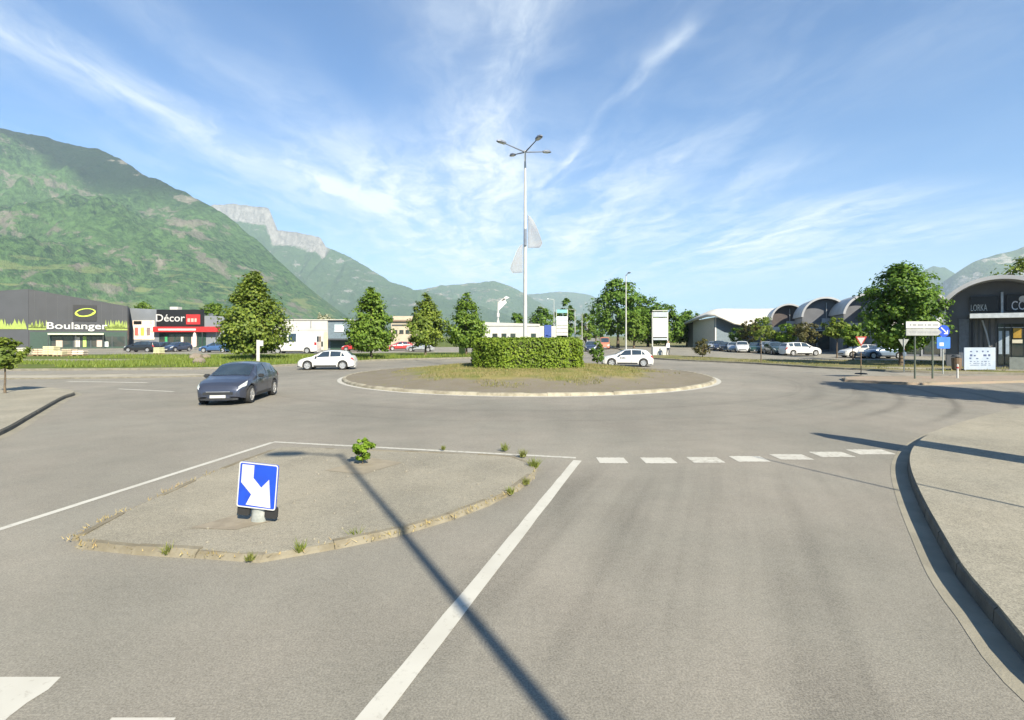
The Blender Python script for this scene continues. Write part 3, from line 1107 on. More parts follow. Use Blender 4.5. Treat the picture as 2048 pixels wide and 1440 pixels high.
def rrect(x0, z0, x1, z1, r, n=4):
    out = []
    for cx, cz, a0 in ((x1 - r, z0 + r, -90), (x1 - r, z1 - r, 0), (x0 + r, z1 - r, 90), (x0 + r, z0 + r, 180)):
        for k in range(n + 1):
            a = R(a0 + 90 * k / n)
            out.append((cx + r * math.cos(a), cz + r * math.sin(a)))
    return out


pan = lean_part(MB().plate(rrect(-0.265, 0.20, 0.265, 0.785, 0.03), -0.085, -0.06).build('panel', M_BLUE, sg))
bd = MB()
o_, i_ = rrect(-0.268, 0.197, 0.268, 0.788, 0.032), rrect(-0.252, 0.213, 0.252, 0.772, 0.022)
n_ = len(o_)
bd.add([(x, -0.0875, z) for x, z in o_] + [(x, -0.0875, z) for x, z in i_], [(k, (k + 1) % n_, n_ + (k + 1) % n_, n_ + k) for k in range(n_)])
bo = bd.build('border', M_WHITE_REFL, pan)
ar = [(-0.225, 0.755), (-0.225, 0.52), (-0.075, 0.375), (-0.14, 0.235), (0.20, 0.225), (0.155, 0.59), (0.055, 0.475), (-0.06, 0.59), (-0.06, 0.755)]
MB().plate(ar, -0.0895, -0.0855).build('arrow', M_WHITE_REFL, pan)
for s in (-1, 1):
    lean_part(MB().plate(rrect(s * 0.19 - 0.085, 0.075, s * 0.19 + 0.085, 0.23, 0.03), -0.05, -0.02).build('rubber_wing', M_BLACK, sg))

# ------------------------------------------------------------------ lamp mast on the central island
M_POLE = pmat('pale_grey_paint', (0.42, 0.42, 0.40), 0.4, col2=(0.35, 0.36, 0.35), scale=2)
M_LAMP = pmat('lamp_grey', (0.16, 0.18, 0.22), 0.4, 0.3)
M_LENS = pmat('lamp_lens', (0.55, 0.57, 0.58), 0.2)


def lamp_head(parent, tip, dirv, L=0.75, name='lamp_head'):
    """flat luminaire at the end of an arm"""
    d = Vector(dirv).normalized()
    s = Vector((-d.y, d.x, 0)).normalized()
    u = d.cross(s) * -1
    if u.z < 0:
        u = -u
    tip = Vector(tip)
    sec = [(0.0, 0.05, 0.05), (0.2, 0.15, 0.09), (0.7, 0.17, 0.10), (1.0, 0.08, 0.05)]
    vs, fs = [], []
    for t, w, h in sec:
        p = tip + d * (t * L - 0.1)
        for a, b in ((-w, -0.02), (w, -0.02), (w * 0.8, h), (-w * 0.8, h)):
            vs.append(p + s * a + u * b)
    for i in range(3):
        for k in range(4):
            q = (k + 1) % 4
            fs.append((i * 4 + k, i * 4 + q, i * 4 + 4 + q, i * 4 + 4 + k))
    fs += [(0, 3, 2, 1), (12, 13, 14, 15)]
    o = MB().add(vs, fs).build(name, M_LAMP, parent)
    c = tip + d * (0.42 * L - 0.1) - u * 0.03
    b = MB()
    b.add([c + d * x + s * y + u * z for x, y, z in ((-0.2, -0.11, 0), (0.2, -0.11, 0), (0.2, 0.11, 0), (-0.2, 0.11, 0), (-0.17, -0.09, -0.03), (0.17, -0.09, -0.03), (0.17, 0.09, -0.03), (-0.17, 0.09, -0.03))],
          [(4, 5, 6, 7), (0, 1, 5, 4), (1, 2, 6, 5), (2, 3, 7, 6), (3, 0, 4, 7)])
    b.build('lens', M_LENS, o)
    return o


HM = 14.2
zb = 0.55
lm = empty('lamp_mast', (C0[0] - 0.12, C0[1], zb), 0, 'tall pale lamp mast with four lamp heads rising from the hedge', 'lamp post')
MB().tube([(0, 0, -0.1), (0, 0, 3.0), (0, 0, 8), (0, 0, HM - zb)], [0.15, 0.125, 0.105, 0.06], 14).build('pole', M_POLE, lm, smooth=50)
MB().tube([(0, 0, 0), (0, 0, 0.02), (0, 0, 0.03)], [0.24, 0.24, 0.16], 12).build('base_plate', M_GALV, lm)
for a in (-62, 32, 118, 208):
    d = Vector((math.cos(R(a)), math.sin(R(a)), 0))
    L = 1.45
    arm = MB().tube([(0, 0, HM - zb - 0.10), tuple(d * 0.6 + Vector((0, 0, HM - zb + 0.02))), tuple(d * L + Vector((0, 0, HM - zb + 0.20)))], [0.045, 0.04, 0.03], 8).build('arm', M_LAMP, lm)
    lamp_head(arm, d * L + Vector((0, 0, HM - zb + 0.20)), d + Vector((0, 0, 0.10)), 0.64)
MB().box((0.02, -0.14, PZ(475, 32.3) - zb), (0.14, 0.12, 1.05)).build('control_box', M_LAMP, lm)

def sheer_mat():
    m, nt, p = new_mat('sheer_flag')
    vec = nt.nodes.new('ShaderNodeTexCoord').outputs['Object']
    f = tex(nt, vec, 2.2, 4).step(0.52, 0.68)
    c = mix(nt, f * 0.45, (0.31, 0.305, 0.29), (0.30, 0.23, 0.20))
    nt.links.new(c, p.inputs['Base Color'])
    p.inputs['Roughness'].default_value = 0.8
    t1 = nt.nodes.new('ShaderNodeBsdfTransparent')
    ms = nt.nodes.new('ShaderNodeMixShader')
    ms.inputs[0].default_value = 0.6
    nt.links.new(p.outputs[0], ms.inputs[1])
    nt.links.new(t1.outputs[0], ms.inputs[2])
    nt.links.new(ms.outputs[0], nt.nodes['Material Output'].inputs['Surface'])
    return m


M_FLAG = sheer_mat()


def sail(name, label, out, base_z, side, width, group):
    """sail-shaped banner with a curved outer edge, held by a thin batten"""
    x0, y0 = lm.location.x, lm.location.y
    o = empty(name, (x0 + side * 0.12, y0 - 0.02, base_z), 0, label, 'banner', group)
    n = 14
    vs, fs = [], []
    H = out
    for i in range(n + 1):
        t = i / n
        w = width * (1 - t) ** 0.62 * min(1.0, 0.72 + 2.2 * t)
        for j in range(5):
            u_ = j / 4
            vs.append((side * (0.04 + w * u_), 0.10 * math.sin(u_ * 3.0 + t * 4) * u_, t * H))
    for i in range(n):
        for j in range(4):
            fs.append((i * 5 + j, i * 5 + j + 1, i * 5 + j + 6, i * 5 + j + 5))
    c = MB().add(vs, fs).build('cloth', M_FLAG, o, smooth=80)
    so = c.modifiers.new('thickness', 'SOLIDIFY')
    so.thickness = 0.004
    MB().tube([vs[i * 5 + 4] for i in range(n + 1)], 0.014, 6).build('batten', M_POLE, o)
    return o


GF = 'sail banners on the lamp mast'
sail('sail_banner', 'upper pale sail banner on the right of the lamp mast', PZ(430, 32.3) - PZ(496, 32.3), PZ(496, 32.3), 1, 1.0, GF)
sail('sail_banner', 'lower pale sail banner on the left of the lamp mast', PZ(488, 32.3) - PZ(546, 32.3), PZ(546, 32.3), -1, 0.85, GF)


def street_lamp(x, y, h, arms, label, r=0.08, z0=0.125, head=0.7, group=None):
    o = empty('street_lamp', (x, y, z0), 0, label, 'street lamp', group)
    MB().tube([(0, 0, -0.1), (0, 0, h * 0.35), (0, 0, h)], [r * 1.25, r, r * 0.6], 10).build('pole', M_POLE, o, smooth=50)
    for a, L in arms:
        d = Vector((math.cos(R(a)), math.sin(R(a)), 0))
        arm = MB().tube([(0, 0, h - 0.15), tuple(d * L * 0.5 + Vector((0, 0, h + 0.02))), tuple(d * L + Vector((0, 0, h + 0.08)))], r * 0.45, 8).build('arm', M_POLE, o)
        lamp_head(arm, d * L + Vector((0, 0, h + 0.08)), d, head)
    return o


# the lamp behind the viewpoint whose shadow falls across the splitter island
street_lamp(4.05, -3.75, 11.3, [(186, 0.75)], 'tall street lamp on the near right pavement, shadow falling over the splitter island', 0.075, head=0.8)
GL = 'street lamps along the far avenue'
street_lamp(PX(1252, 66), 66, 10.3, [(-80, 0.8)], 'street lamp in front of the largest avenue tree', 0.09, group=GL)
street_lamp(PX(1150, 120), 120, 8.6, [(170, 1.6)], 'avenue lamp right of the striped white totem', 0.10, group=GL)
street_lamp(PX(1164, 160), 160, 9.0, [(170, 1.6)], 'second avenue lamp right of the striped totem', 0.12, group=GL)
street_lamp(PX(1174, 200), 200, 9.0, [(170, 1.6)], 'farthest avenue lamp in the gap between the trees', 0.14, group=GL)
street_lamp(PX(1108, 140), 140, 12.4, [(185, 1.5)], 'lamp with bright head above the striped white totem', 0.10, group=GL)
# unseen flagpole and feather flag, guessed and added for two narrow shadows
fp = empty('flagpole', (9.16, 2.83, 0.125), 0, 'slim unseen flagpole, guessed and added for the thin shadow across the lane', 'flagpole')
MB().tube([(0, 0, -0.05), (0, 0, 3), (0, 0, 6.0)], [0.035, 0.03, 0.018], 8).build('pole', M_POLE, fp)
MB().lathe([(0.0, 6.05), (0.035, 6.03), (0.035, 5.99), (0.0, 5.97)], 8).build('finial', M_GALV, fp)
ff = empty('feather_flag', (10.5, 7.2, 0.125), R(28), 'unseen white feather flag, guessed and added for the pointed shadow across the dashes', 'flag')
MB().tube([(0, 0, 0), (0, 0, 3.2), (0.08, 0, 4.1), (0.3, 0, 4.5), (0.55, 0, 4.45)], [0.025, 0.02, 0.015, 0.012, 0.01], 8).build('pole', M_POLE, ff)
m = MB()
m.plate([(0.02, 0.5), (0.72, 0.7), (0.80, 2.5), (0.74, 3.8), (0.55, 4.42), (0.3, 4.47), (0.1, 4.1), (0.02, 3.2)], -0.004, 0.004)
m.build('cloth', pmat('flag_white', (0.5, 0.5, 0.48), 0.8), ff)
MB().lathe([(0.0, 0.08), (0.22, 0.06), (0.25, 0.0)], 12).build('base', M_BLACK, ff)

# ------------------------------------------------------------------ cars
M_GLASS = pmat('car_glass', (0.02, 0.03, 0.04), 0.06, 0.0, col2=(0.03, 0.045, 0.06), scale=1.0, spec=0.9)
M_TYRE = pmat('tyre', (0.02, 0.02, 0.02), 0.85)
M_RIM = pmat('alloy', (0.55, 0.55, 0.55), 0.35, 0.6)
M_DARKTRIM = pmat('dark_trim', (0.02, 0.021, 0.023), 0.5)
M_HEADL = pmat('headlight', (0.62, 0.64, 0.62), 0.12, 0.25, col2=(0.4, 0.42, 0.4), scale=9)
M_TAIL = pmat('tail_light', (0.30, 0.01, 0.01), 0.2)
M_PLATE = pmat('number_plate', (0.5, 0.5, 0.48), 0.5)


def paint(name, col, metal=0.0):
    return pmat('paint_' + name, col, 0.30, metal, col2=tuple(c * 0.93 for c in col), scale=2, coat=0.6)


CARS = {
    'hatchback': dict(L=4.25,
        top=[(-2.125, .62), (-2.10, .80), (-2.0, .98), (-1.93, 1.05), (-1.62, 1.36), (-1.5, 1.40), (-.9, 1.46), (-.3, 1.48), (.15, 1.44), (.35, 1.38), (1.02, 1.02), (1.15, .985), (1.5, .92), (1.85, .83), (2.02, .74), (2.10, .62), (2.125, .50)],
        belt=[(-2.125, .60), (-2.08, .78), (-1.95, .97), (-1.5, 1.0), (0, .95), (1.0, .91), (1.6, .82), (1.95, .70), (2.08, .58), (2.125, .46)],
        w=[(-2.125, .66), (-2.08, .76), (-1.95, .83), (-1.6, .87), (-.5, .9), (.8, .9), (1.5, .87), (1.85, .81), (2.02, .72), (2.10, .62), (2.125, .52)],
        roofw=[(-2.125, .55), (-1.95, .68), (-1.6, .60), (-.9, .63), (.15, .62), (1.02, .73), (1.6, .70), (1.95, .58), (2.125, .40)],
        fw=1.32, rw=-1.28, ws=(.26, 1.0), rwin=(-1.90, -1.60), side=[(-.28, .66), (-1.12, -.36), (-1.46, -1.18)]),
    'estate': dict(L=4.55,
        top=[(-2.275, .65), (-2.24, .9), (-2.15, 1.10), (-1.98, 1.48), (-1.8, 1.55), (-.9, 1.62), (-.1, 1.62), (.25, 1.57), (.4, 1.52), (1.05, 1.12), (1.2, 1.08), (1.6, 1.02), (2.0, .92), (2.18, .78), (2.25, .65), (2.275, .5)],
        belt=[(-2.275, .62), (-2.2, .9), (-2.05, 1.06), (0, 1.04), (1.05, 1.0), (1.7, .90), (2.1, .74), (2.22, .6), (2.275, .46)],
        w=[(-2.275, .70), (-2.2, .84), (-1.8, .91), (-.5, .93), (.8, .93), (1.6, .90), (2.0, .83), (2.18, .72), (2.25, .62), (2.275, .55)],
        roofw=[(-2.275, .58), (-2.1, .74), (-1.9, .68), (-.9, .68), (.25, .67), (1.05, .78), (1.7, .74), (2.1, .6), (2.275, .42)],
        fw=1.40, rw=-1.35, ws=(.35, 1.02), rwin=(-2.13, -1.96), side=[(-.30, .72), (-1.22, -.38), (-1.82, -1.30)]),
    'van': dict(L=5.6,
        top=[(-2.8, .9), (-2.78, 2.3), (-2.65, 2.5), (-1, 2.56), (.9, 2.55), (1.2, 2.48), (1.35, 2.38), (2.0, 1.42), (2.15, 1.34), (2.55, 1.18), (2.7, 1.0), (2.78, .75), (2.8, .55)],
        belt=[(-2.8, .8), (-2.78, 1.3), (-2.6, 1.35), (1.3, 1.35), (2.0, 1.25), (2.5, 1.02), (2.7, .82), (2.8, .5)],
        w=[(-2.8, .92), (-2.75, .97), (-2.5, 1.0), (1.2, 1.0), (2.2, .95), (2.6, .86), (2.75, .74), (2.8, .6)],
        roofw=[(-2.8, .86), (-2.6, .9), (1.2, .88), (2.0, .86), (2.5, .72), (2.8, .45)],
        fw=1.85, rw=-1.65, ws=(1.30, 1.98), rwin=(-2.79, -2.77), side=[(.75, 1.62), (-.35, .55)]),
}
CAR_MESH = {}


def car_meshes(kind):
    if kind in CAR_MESH:
        return CAR_MESH[kind]
    K = CARS[kind]
    half = K['L'] / 2
    ip = lambda key, x: float(np.interp(x, [p[0] for p in K[key]], [p[1] for p in K[key]]))
    WR = 0.33 if kind != 'van' else 0.35

    def ring(x):
        w, zt, zb_, rw_ = ip('w', x), ip('top', x), ip('belt', x), ip('roofw', x)
        za = 0.24 + 0.10 * max(0, (abs(x) - half + 0.5) / 0.5) ** 2
        for xw in (K['fw'], K['rw']):
            dxw = abs(x - xw)
            if dxw < WR + 0.06:
                za = max(za, WR + math.sqrt((WR + 0.06) ** 2 - dxw ** 2))
        zt_e = zt - (0.055 if zt > zb_ + 0.25 else 0.025)
        zt_e = max(zt_e, zb_ + 0.005)
        zm = min(max(0.58, za + 0.03), zb_ - 0.02)
        za = min(za, zm - 0.01)
        return [(0, 0.20), (w * 0.62, 0.20), (w * 0.62, max(za, 0.205)), (w * 0.965, za), (w, zm), (w * 0.985, zm + (zb_ - zm) * 0.6), (w * 0.945, zb_),
                (rw_ * 0.5 + w * 0.945 * 0.5 + 0.02, zb_ * 0.48 + zt_e * 0.52), (rw_, zt_e), (rw_ * 0.55, zt - 0.008), (0, zt)]

    xs = sorted(set([round(float(x), 3) for x in np.linspace(-half, half, 97)] + [p[0] for p in K['top']]))
    NP = 11
    vs, fs = [], []
    for x in xs:
        rr = ring(x)
        full = rr + [(-y, z) for y, z in rr[-2:0:-1]]
        vs += [(x, y, z) for y, z in full]
    M_ = 2 * NP - 2
    for i in range(len(xs) - 1):
        for k in range(M_):
            q = (k + 1) % M_
            fs.append((i * M_ + k, (i + 1) * M_ + k, (i + 1) * M_ + q, i * M_ + q))
    fs.append(tuple(range(M_)))
    fs.append(tuple((len(xs) - 1) * M_ + k for k in range(M_))[::-1])
    body = MB().add(vs, fs).mesh('body', None, 38)

    def P(x, s):
        rr = ring(x)
        i = min(int(s), NP - 2)
        f = s - i
        y = rr[i][0] * (1 - f) + rr[i + 1][0] * f
        z = rr[i][1] * (1 - f) + rr[i + 1][1] * f
        return Vector((x, y, z))

    def patch(x0, x1, s0, s1, side, off=0.012, nx=8, ns=4, x0b=None, x1b=None):
        """piece of the body skin lifted off by off; x0b/x1b are the ends at s1"""
        m = MB()
        x0b = x0 if x0b is None else x0b
        x1b = x1 if x1b is None else x1b
        vs, fs = [], []
        for i in range(nx + 1):
            for j in range(ns + 1):
                s = s0 + (s1 - s0) * j / ns
                a, b = x0 + (x0b - x0) * j / ns, x1 + (x1b - x1) * j / ns
                x = a + (b - a) * i / nx
                p = P(x, s)
                e = 0.01
                tx = P(x + e, s) - P(x - e, s)
                ts = P(x, min(s + 0.05, NP - 1.01)) - P(x, s - 0.05)
                n = ts.cross(tx)
                if n.length > 1e-9:
                    n.normalize()
                if n.y < 0 and s < 8.5 or (s >= 8.5 and n.z < 0):
                    n = -n
                p = p + n * off
                vs.append((p.x, p.y * side, p.z))
        for i in range(nx):
            for j in range(ns):
                a = i * (ns + 1) + j
                f = (a, a + 1, a + ns + 2, a + ns + 1)
                fs.append(f if side < 0 else f[::-1])
        return m.add(vs, fs)

    def across(x0, x1, k=0.93, off=0.012):
        """glass spanning the full width between two stations"""
        vs, fs = [], []
        nx, ny = 6, 8
        for i in range(nx + 1):
            x = x0 + (x1 - x0) * i / nx
            rr = ring(x)
            w = rr[8][0] * k
            for j in range(ny + 1):
                y = -w + 2 * w * j / ny
                ay = abs(y)
                z = float(np.interp(ay, [0, rr[9][0], rr[8][0]], [rr[10][1], rr[9][1], rr[8][1]]))
                vs.append((x + off * (0.6 if x0 > 0 else -0.6), y, z + off * 0.8))
        for i in range(nx):
            for j in range(ny):
                a = i * (ny + 1) + j
                fs.append((a, a + ny + 1, a + ny + 2, a + 1))
        return MB().add(vs, fs)

    parts = []   # (name, mesh, loc, parent index or None)
    add = lambda name, mesh, loc=(0, 0, 0), sub=None, rot=0.0: parts.append((name, mesh, loc, sub, rot))
    add('body', body)
    add('windscreen', across(*K['ws']).mesh('windscreen', M_GLASS, 60))
    if kind == 'van':
        m = MB()
        for s in (-1, 1):
            m.bbox((-2.815, s * 0.42 - 0.32, 1.45), (-2.80, s * 0.42 + 0.32, 2.1))
        add('rear_window', m.mesh('rear_window', M_GLASS))
    else:
        add('rear_window', across(*K['rwin'], 0.88).mesh('rear_window', M_GLASS, 60))
    for k, (a, b) in enumerate(K['side']):
        for s in (-1, 1):
            x1 = b
            x1b = b - (0.0 if k else 0.42) if kind != 'van' or k else b - 0.35
            x0b = a + (0.30 if k == len(K['side']) - 1 and kind == 'hatchback' else 0.0)
            add('side_window', patch(a, x1 + (0.14 if k == 0 else 0), 6.15, 7.9, s, 0.010, 8, 4, x0b, x1b).mesh('side_window', M_GLASS, 60))
    hx = half
    for s in (-1, 1):
        add('headlight', patch(hx - 0.40, hx - 0.05, 5.0, 6.7, s, 0.012, 8, 3, hx - 0.60, hx - 0.12).mesh('headlight', M_HEADL, 60))
        add('tail_light', patch(-hx + 0.03, -hx + 0.26, 5.0, 6.1, s, 0.012, 5, 3).mesh('tail_light', M_TAIL, 60))
        zb_ = ip('belt', K['ws'][1] - 0.3)
        mm = MB().box((K['ws'][1] - 0.34, s * (ip('w', 0.6) + 0.07), zb_ + 0.06), (0.13, 0.20, 0.14))
        bmx = bmesh.new()
        me = mm.mesh('mirror', M_DARKTRIM)
        bmx.from_mesh(me)
        bmesh.ops.bevel(bmx, geom=bmx.edges[:], offset=0.03, segments=2, affect='EDGES')
        bmx.to_mesh(me)
        bmx.free()
        add('mirror', me)
        for xd in ((K['side'][0][0] - 0.04), K['side'][0][1] + 0.20):
            m = patch(xd - 0.006, xd + 0.006, 3.4, 6.1, s, 0.004, 1, 6)
            add('door_seam', m.mesh('door_seam', M_DARKTRIM))
        add('door_handle', patch(K['side'][0][0] + 0.05, K['side'][0][0] + 0.22, 5.72, 5.86, s, 0.018, 2, 1).mesh('door_handle', M_DARKTRIM))
        add('sill_trim', patch(K['rw'] + 0.46, K['fw'] - 0.46, 3.02, 3.35, s, 0.006, 6, 1).mesh('sill_trim', M_DARKTRIM))
    # nose and tail
    wpts = [(p[1], p[0]) for p in K['w'] if p[0] > 0.8][::-1]

    def nose(z0, z1, ymax, off=0.014):
        """dark strip wrapped round the front bumper between two heights"""
        vs, fs = [], []
        ys = np.linspace(-ymax, ymax, 17)
        for y in ys:
            x = float(np.interp(abs(y) / 0.98, [p[0] for p in wpts], [p[1] for p in wpts])) + off
            vs += [(x, y, z0), (x, y, z1)]
        for i in range(16):
            fs.append((2 * i, 2 * i + 2, 2 * i + 3, 2 * i + 1))
        return MB().add(vs, fs)

    add('grille', nose(0.405, 0.50, 0.50).mesh('grille', M_DARKTRIM))
    add('air_intake', nose(0.215, 0.285, 0.66).mesh('air_intake', M_DARKTRIM))
    add('bumper_trim', nose(0.505, 0.520, 0.40, 0.004).mesh('bumper_trim', M_RIM))
    m = MB().bbox((half, -0.26, 0.295), (half + 0.026, 0.26, 0.395))
    add('front_number_plate', m.mesh('front_number_plate', M_PLATE))
    m = MB().bbox((-half - 0.02, -0.26, 0.50), (-half, 0.26, 0.60))
    add('rear_number_plate', m.mesh('rear_number_plate', M_PLATE))
    # wheels
    tyre = MB().lathe([(WR * 0.66, -0.105), (WR * 0.9, -0.11), (WR, -0.08), (WR, 0.08), (WR * 0.9, 0.11), (WR * 0.66, 0.105)], 24, 'Y').mesh('wheel', M_TYRE, 50)
    rim = MB()
    rim.lathe([(0.0, -0.098), (0.06, -0.104), (0.07, -0.09)], 12, 'Y')
    for k in range(5):
        a = 2 * math.pi * k / 5
        M3 = Matrix.Rotation(-a, 3, 'Y')
        rim.box(M3 @ Vector((WR * 0.36, -0.092, 0)), (WR * 0.62, 0.018, 0.075), rot=M3)
    rim.lathe([(WR * 0.60, -0.06), (WR * 0.60, -0.106), (WR * 0.68, -0.106), (WR * 0.68, -0.06)], 24, 'Y')
    rim.lathe([(0.0, -0.03), (WR * 0.64, -0.03)], 24, 'Y')
    rim = rim.mesh('rim', M_RIM, 40)
    for xw in (K['fw'], K['rw']):
        for s in (-1, 1):
            yy = s * (ip('w', xw) - 0.105)
            add('wheel', tyre, (xw, yy, WR), None, 0.0 if s < 0 else math.pi)
            add('rim', rim, (0, 0, 0), len(parts) - 1)
    CAR_MESH[kind] = parts
    return parts


def car(name, kind, label, x, y, heading, pm, group=None, z=0.0, cat='car', scale=1.0):
    """heading: direction the car points to, degrees from +x"""
    o = empty(name, (x, y, z), R(heading), label, cat, group)
    o.scale = (scale, scale, scale)
    made = []
    for (pn, me, loc, sub, rot) in car_meshes(kind):
        if len(me.materials) == 0:
            me.materials.append(pm)
        c = bpy.data.objects.new(pn, me)
        c.location = loc
        c.rotation_euler = (0, 0, rot)
        link(c, o if sub is None else made[sub])
        if pn == 'body':
            c.material_slots[0].link = 'OBJECT'
            c.material_slots[0].material = pm
        made.append(c)
    return o


P_WHITE = paint('white', (0.52, 0.52, 0.51))
P_DARK = paint('slate', (0.050, 0.058, 0.085), 0.45)
P_SILVER = paint('silver', (0.42, 0.44, 0.46), 0.5)
P_NAVY = paint('navy', (0.03, 0.045, 0.085), 0.3)
P_BLACK = paint('black', (0.018, 0.02, 0.022), 0.2)
P_TEAL = paint('teal', (0.03, 0.055, 0.06), 0.3)
P_RED = paint('red', (0.36, 0.03, 0.03))
P_BLUE = paint('blue', (0.05, 0.11, 0.24), 0.3)
P_BRICK = paint('brick', (0.42, 0.16, 0.10))
P_GREEN = paint('green', (0.025, 0.06, 0.045), 0.3)
P_BLUEGREY = paint('blue_grey', (0.16, 0.21, 0.28), 0.4)

car('hatchback_car', 'hatchback', 'dark slate hatchback leaving the roundabout towards the viewer', -10.75, 20.3, -82, P_DARK)
wl = car('hatchback_car', 'hatchback', 'white hatchback driving left behind the dark hatchback', PX(656, 38.6), 38.6, 186, P_WHITE, scale=0.97)
wr = car('hatchback_car', 'hatchback', 'white hatchback with door lettering on the right of the hedge', PX(1254, 42.3), 42.3, 171, P_WHITE, scale=0.97)
mm = MB()
for k, (u0, u1) in enumerate(((0.62, 0.52), (0.48, 0.41), (0.38, 0.27), (0.24, 0.18))):
    mm.bbox((u0, 0.903, 0.70 - 0.012 * (k % 2)), (u1, 0.910, 0.80))
mm.build('door_lettering', M_DARKTRIM, wr)
GC = 'cars parked in the right car park'
for kind, col, px, d, hd, lab in (
        ('estate', P_WHITE, 1600, 62, 2, 'white estate parked side on, nearest the verge, in the right car park'),
        ('hatchback', P_WHITE, 1577, 66.5, 20, 'white hatchback half hidden behind the white estate'),
        ('estate', P_TEAL, 1551, 66, -100, 'dark teal estate beside the white estate'),
        ('estate', P_SILVER, 1533, 71, -105, 'silver estate left of the dark teal estate'),
        ('hatchback', P_GREEN, 1509, 73, -110, 'dark green hatchback in the middle of the car park row'),
        ('estate', P_WHITE, 1484, 74, -112, 'white estate in the middle of the car park row'),
        ('hatchback', P_SILVER, 1466, 78, -112, 'silver hatchback left of the middle white estate'),
        ('hatchback', P_BLACK, 1450, 80, -112, 'black hatchback near the left end of the row'),
        ('estate', P_NAVY, 1438, 85, -112, 'navy estate second from the left end of the row'),
        ('hatchback', P_SILVER, 1426, 90, -112, 'silver hatchback at the left end of the row before the hall'),
        ('hatchback', P_BLUEGREY, 1762, 54, 178, 'blue grey hatchback behind the trunk of the broad verge tree'),
        ('hatchback', P_WHITE, 1722, 56, 176, 'white hatchback behind the give way sign')):
    car('parked_car', kind, lab, PX(px, d), d, hd, col, GC, 0.134)
GD = 'cars parked before the left shops'
for kind, col, px, d, hd, lab in (
        ('hatchback', P_BLUE, 432, 74, 185, 'blue hatchback left of the tallest linden tree'),
        ('estate', P_BLACK, 284, 76, 182, 'black estate below the poster on the grey wall'),
        ('hatchback', P_BLACK, 326, 79, -95, 'black hatchback before the glazed shop entrance'),
        ('hatchback', P_NAVY, 355, 78, -100, 'navy hatchback right of the black one before the entrance'),
        ('hatchback', P_RED, 712, 80, 183, 'red hatchback left of the second linden trunk'),
        ('hatchback', P_SILVER, 841, 78, 180, 'silver hatchback parked under the slender linden'),
        ('hatchback', P_RED, 800, 84, 200, 'red hatchback between the second and third lindens')):
    car('parked_car', kind, lab, PX(px, d), d, hd, col, GD, 0.134)
car('camper_van', 'van', 'white van parked before the white building', PX(592, 70), 70, 183, P_WHITE, None, 0.134, 'van', 1.1)
car('hatchback_car', 'estate', 'dark estate coming along the far avenue', PX(1181, 84), 84, -97, P_NAVY)
car('delivery_van', 'van', 'brick red van on the far avenue right of the dark estate', PX(1209, 98), 98, -97, P_BRICK, None, 0.0, 'van', 0.9)

# ------------------------------------------------------------------ buildings
M_SLATE = pmat('slate_cladding', (0.030, 0.033, 0.040), 0.55, col2=(0.025, 0.028, 0.034), scale=0.4)
M_SLATE2 = pmat('light_slate_cladding', (0.045, 0.049, 0.057), 0.55, col2=(0.04, 0.044, 0.051), scale=0.4)
M_GREYCLAD = pmat('grey_cladding', (0.17, 0.185, 0.205), 0.55, col2=(0.145, 0.16, 0.18), scale=0.4)
M_WHITEWALL = pmat('white_render', (0.43, 0.42, 0.395), 0.8, col2=(0.37, 0.365, 0.345), scale=0.5)
M_CREAM = pmat('cream_render', (0.40, 0.34, 0.26), 0.85, col2=(0.33, 0.29, 0.22), scale=0.5)
M_SHOPGLASS = pmat('shop_glass', (0.02, 0.035, 0.035), 0.08, 0.0, col2=(0.05, 0.05, 0.045), scale=0.9, spec=0.8)
M_LIMEPAINT = pmat('lime_paint', (0.24, 0.31, 0.06), 0.6)
M_RED = pmat('sign_red', (0.40, 0.025, 0.025), 0.5)
M_BLACKSIGN = pmat('sign_black', (0.012, 0.012, 0.013), 0.45)
M_FRAME = pmat('dark_frame', (0.05, 0.055, 0.06), 0.5)
M_GREENSHOP = pmat('dark_green_panel', (0.02, 0.05, 0.035), 0.5)
M_ROOFGREY = pmat('roof_metal', (0.38, 0.385, 0.39), 0.5, 0.0, col2=(0.31, 0.315, 0.325), scale=0.5)
M_ROOFWHITE = pmat('roof_white', (0.52, 0.50, 0.45), 0.6, col2=(0.45, 0.43, 0.39), scale=0.3)
M_STEEL = pmat('steel', (0.35, 0.36, 0.37), 0.4, 0.5)


def facade(name, A, B, label, cat='building'):
    """empty at A with local x running towards B; local -y faces the viewer's side"""
    return empty(name, (A[0], A[1], 0.13), math.atan2(B[1] - A[1], B[0] - A[0]), label, cat), math.hypot(B[0] - A[0], B[1] - A[1])


def wall_block(o, name, x0, x1, depth, h0, h1, mat, y0=0.0):
    """wall block whose top slopes from h0 to h1"""
    vs = [(x0, y0, -0.1), (x1, y0, -0.1), (x1, y0 + depth, -0.1), (x0, y0 + depth, -0.1), (x0, y0, h0), (x1, y0, h1), (x1, y0 + depth, h1), (x0, y0 + depth, h0)]
    return MB().add(vs, [(0, 3, 2, 1), (4, 5, 6, 7), (0, 1, 5, 4), (1, 2, 6, 5), (2, 3, 7, 6), (3, 0, 4, 7)]).build(name, mat, o)


def bx(o, name, mat, x0, x1, z0, z1, y0, y1):
    return MB().bbox((x0, y0, z0), (x1, y1, z1)).build(name, mat, o)


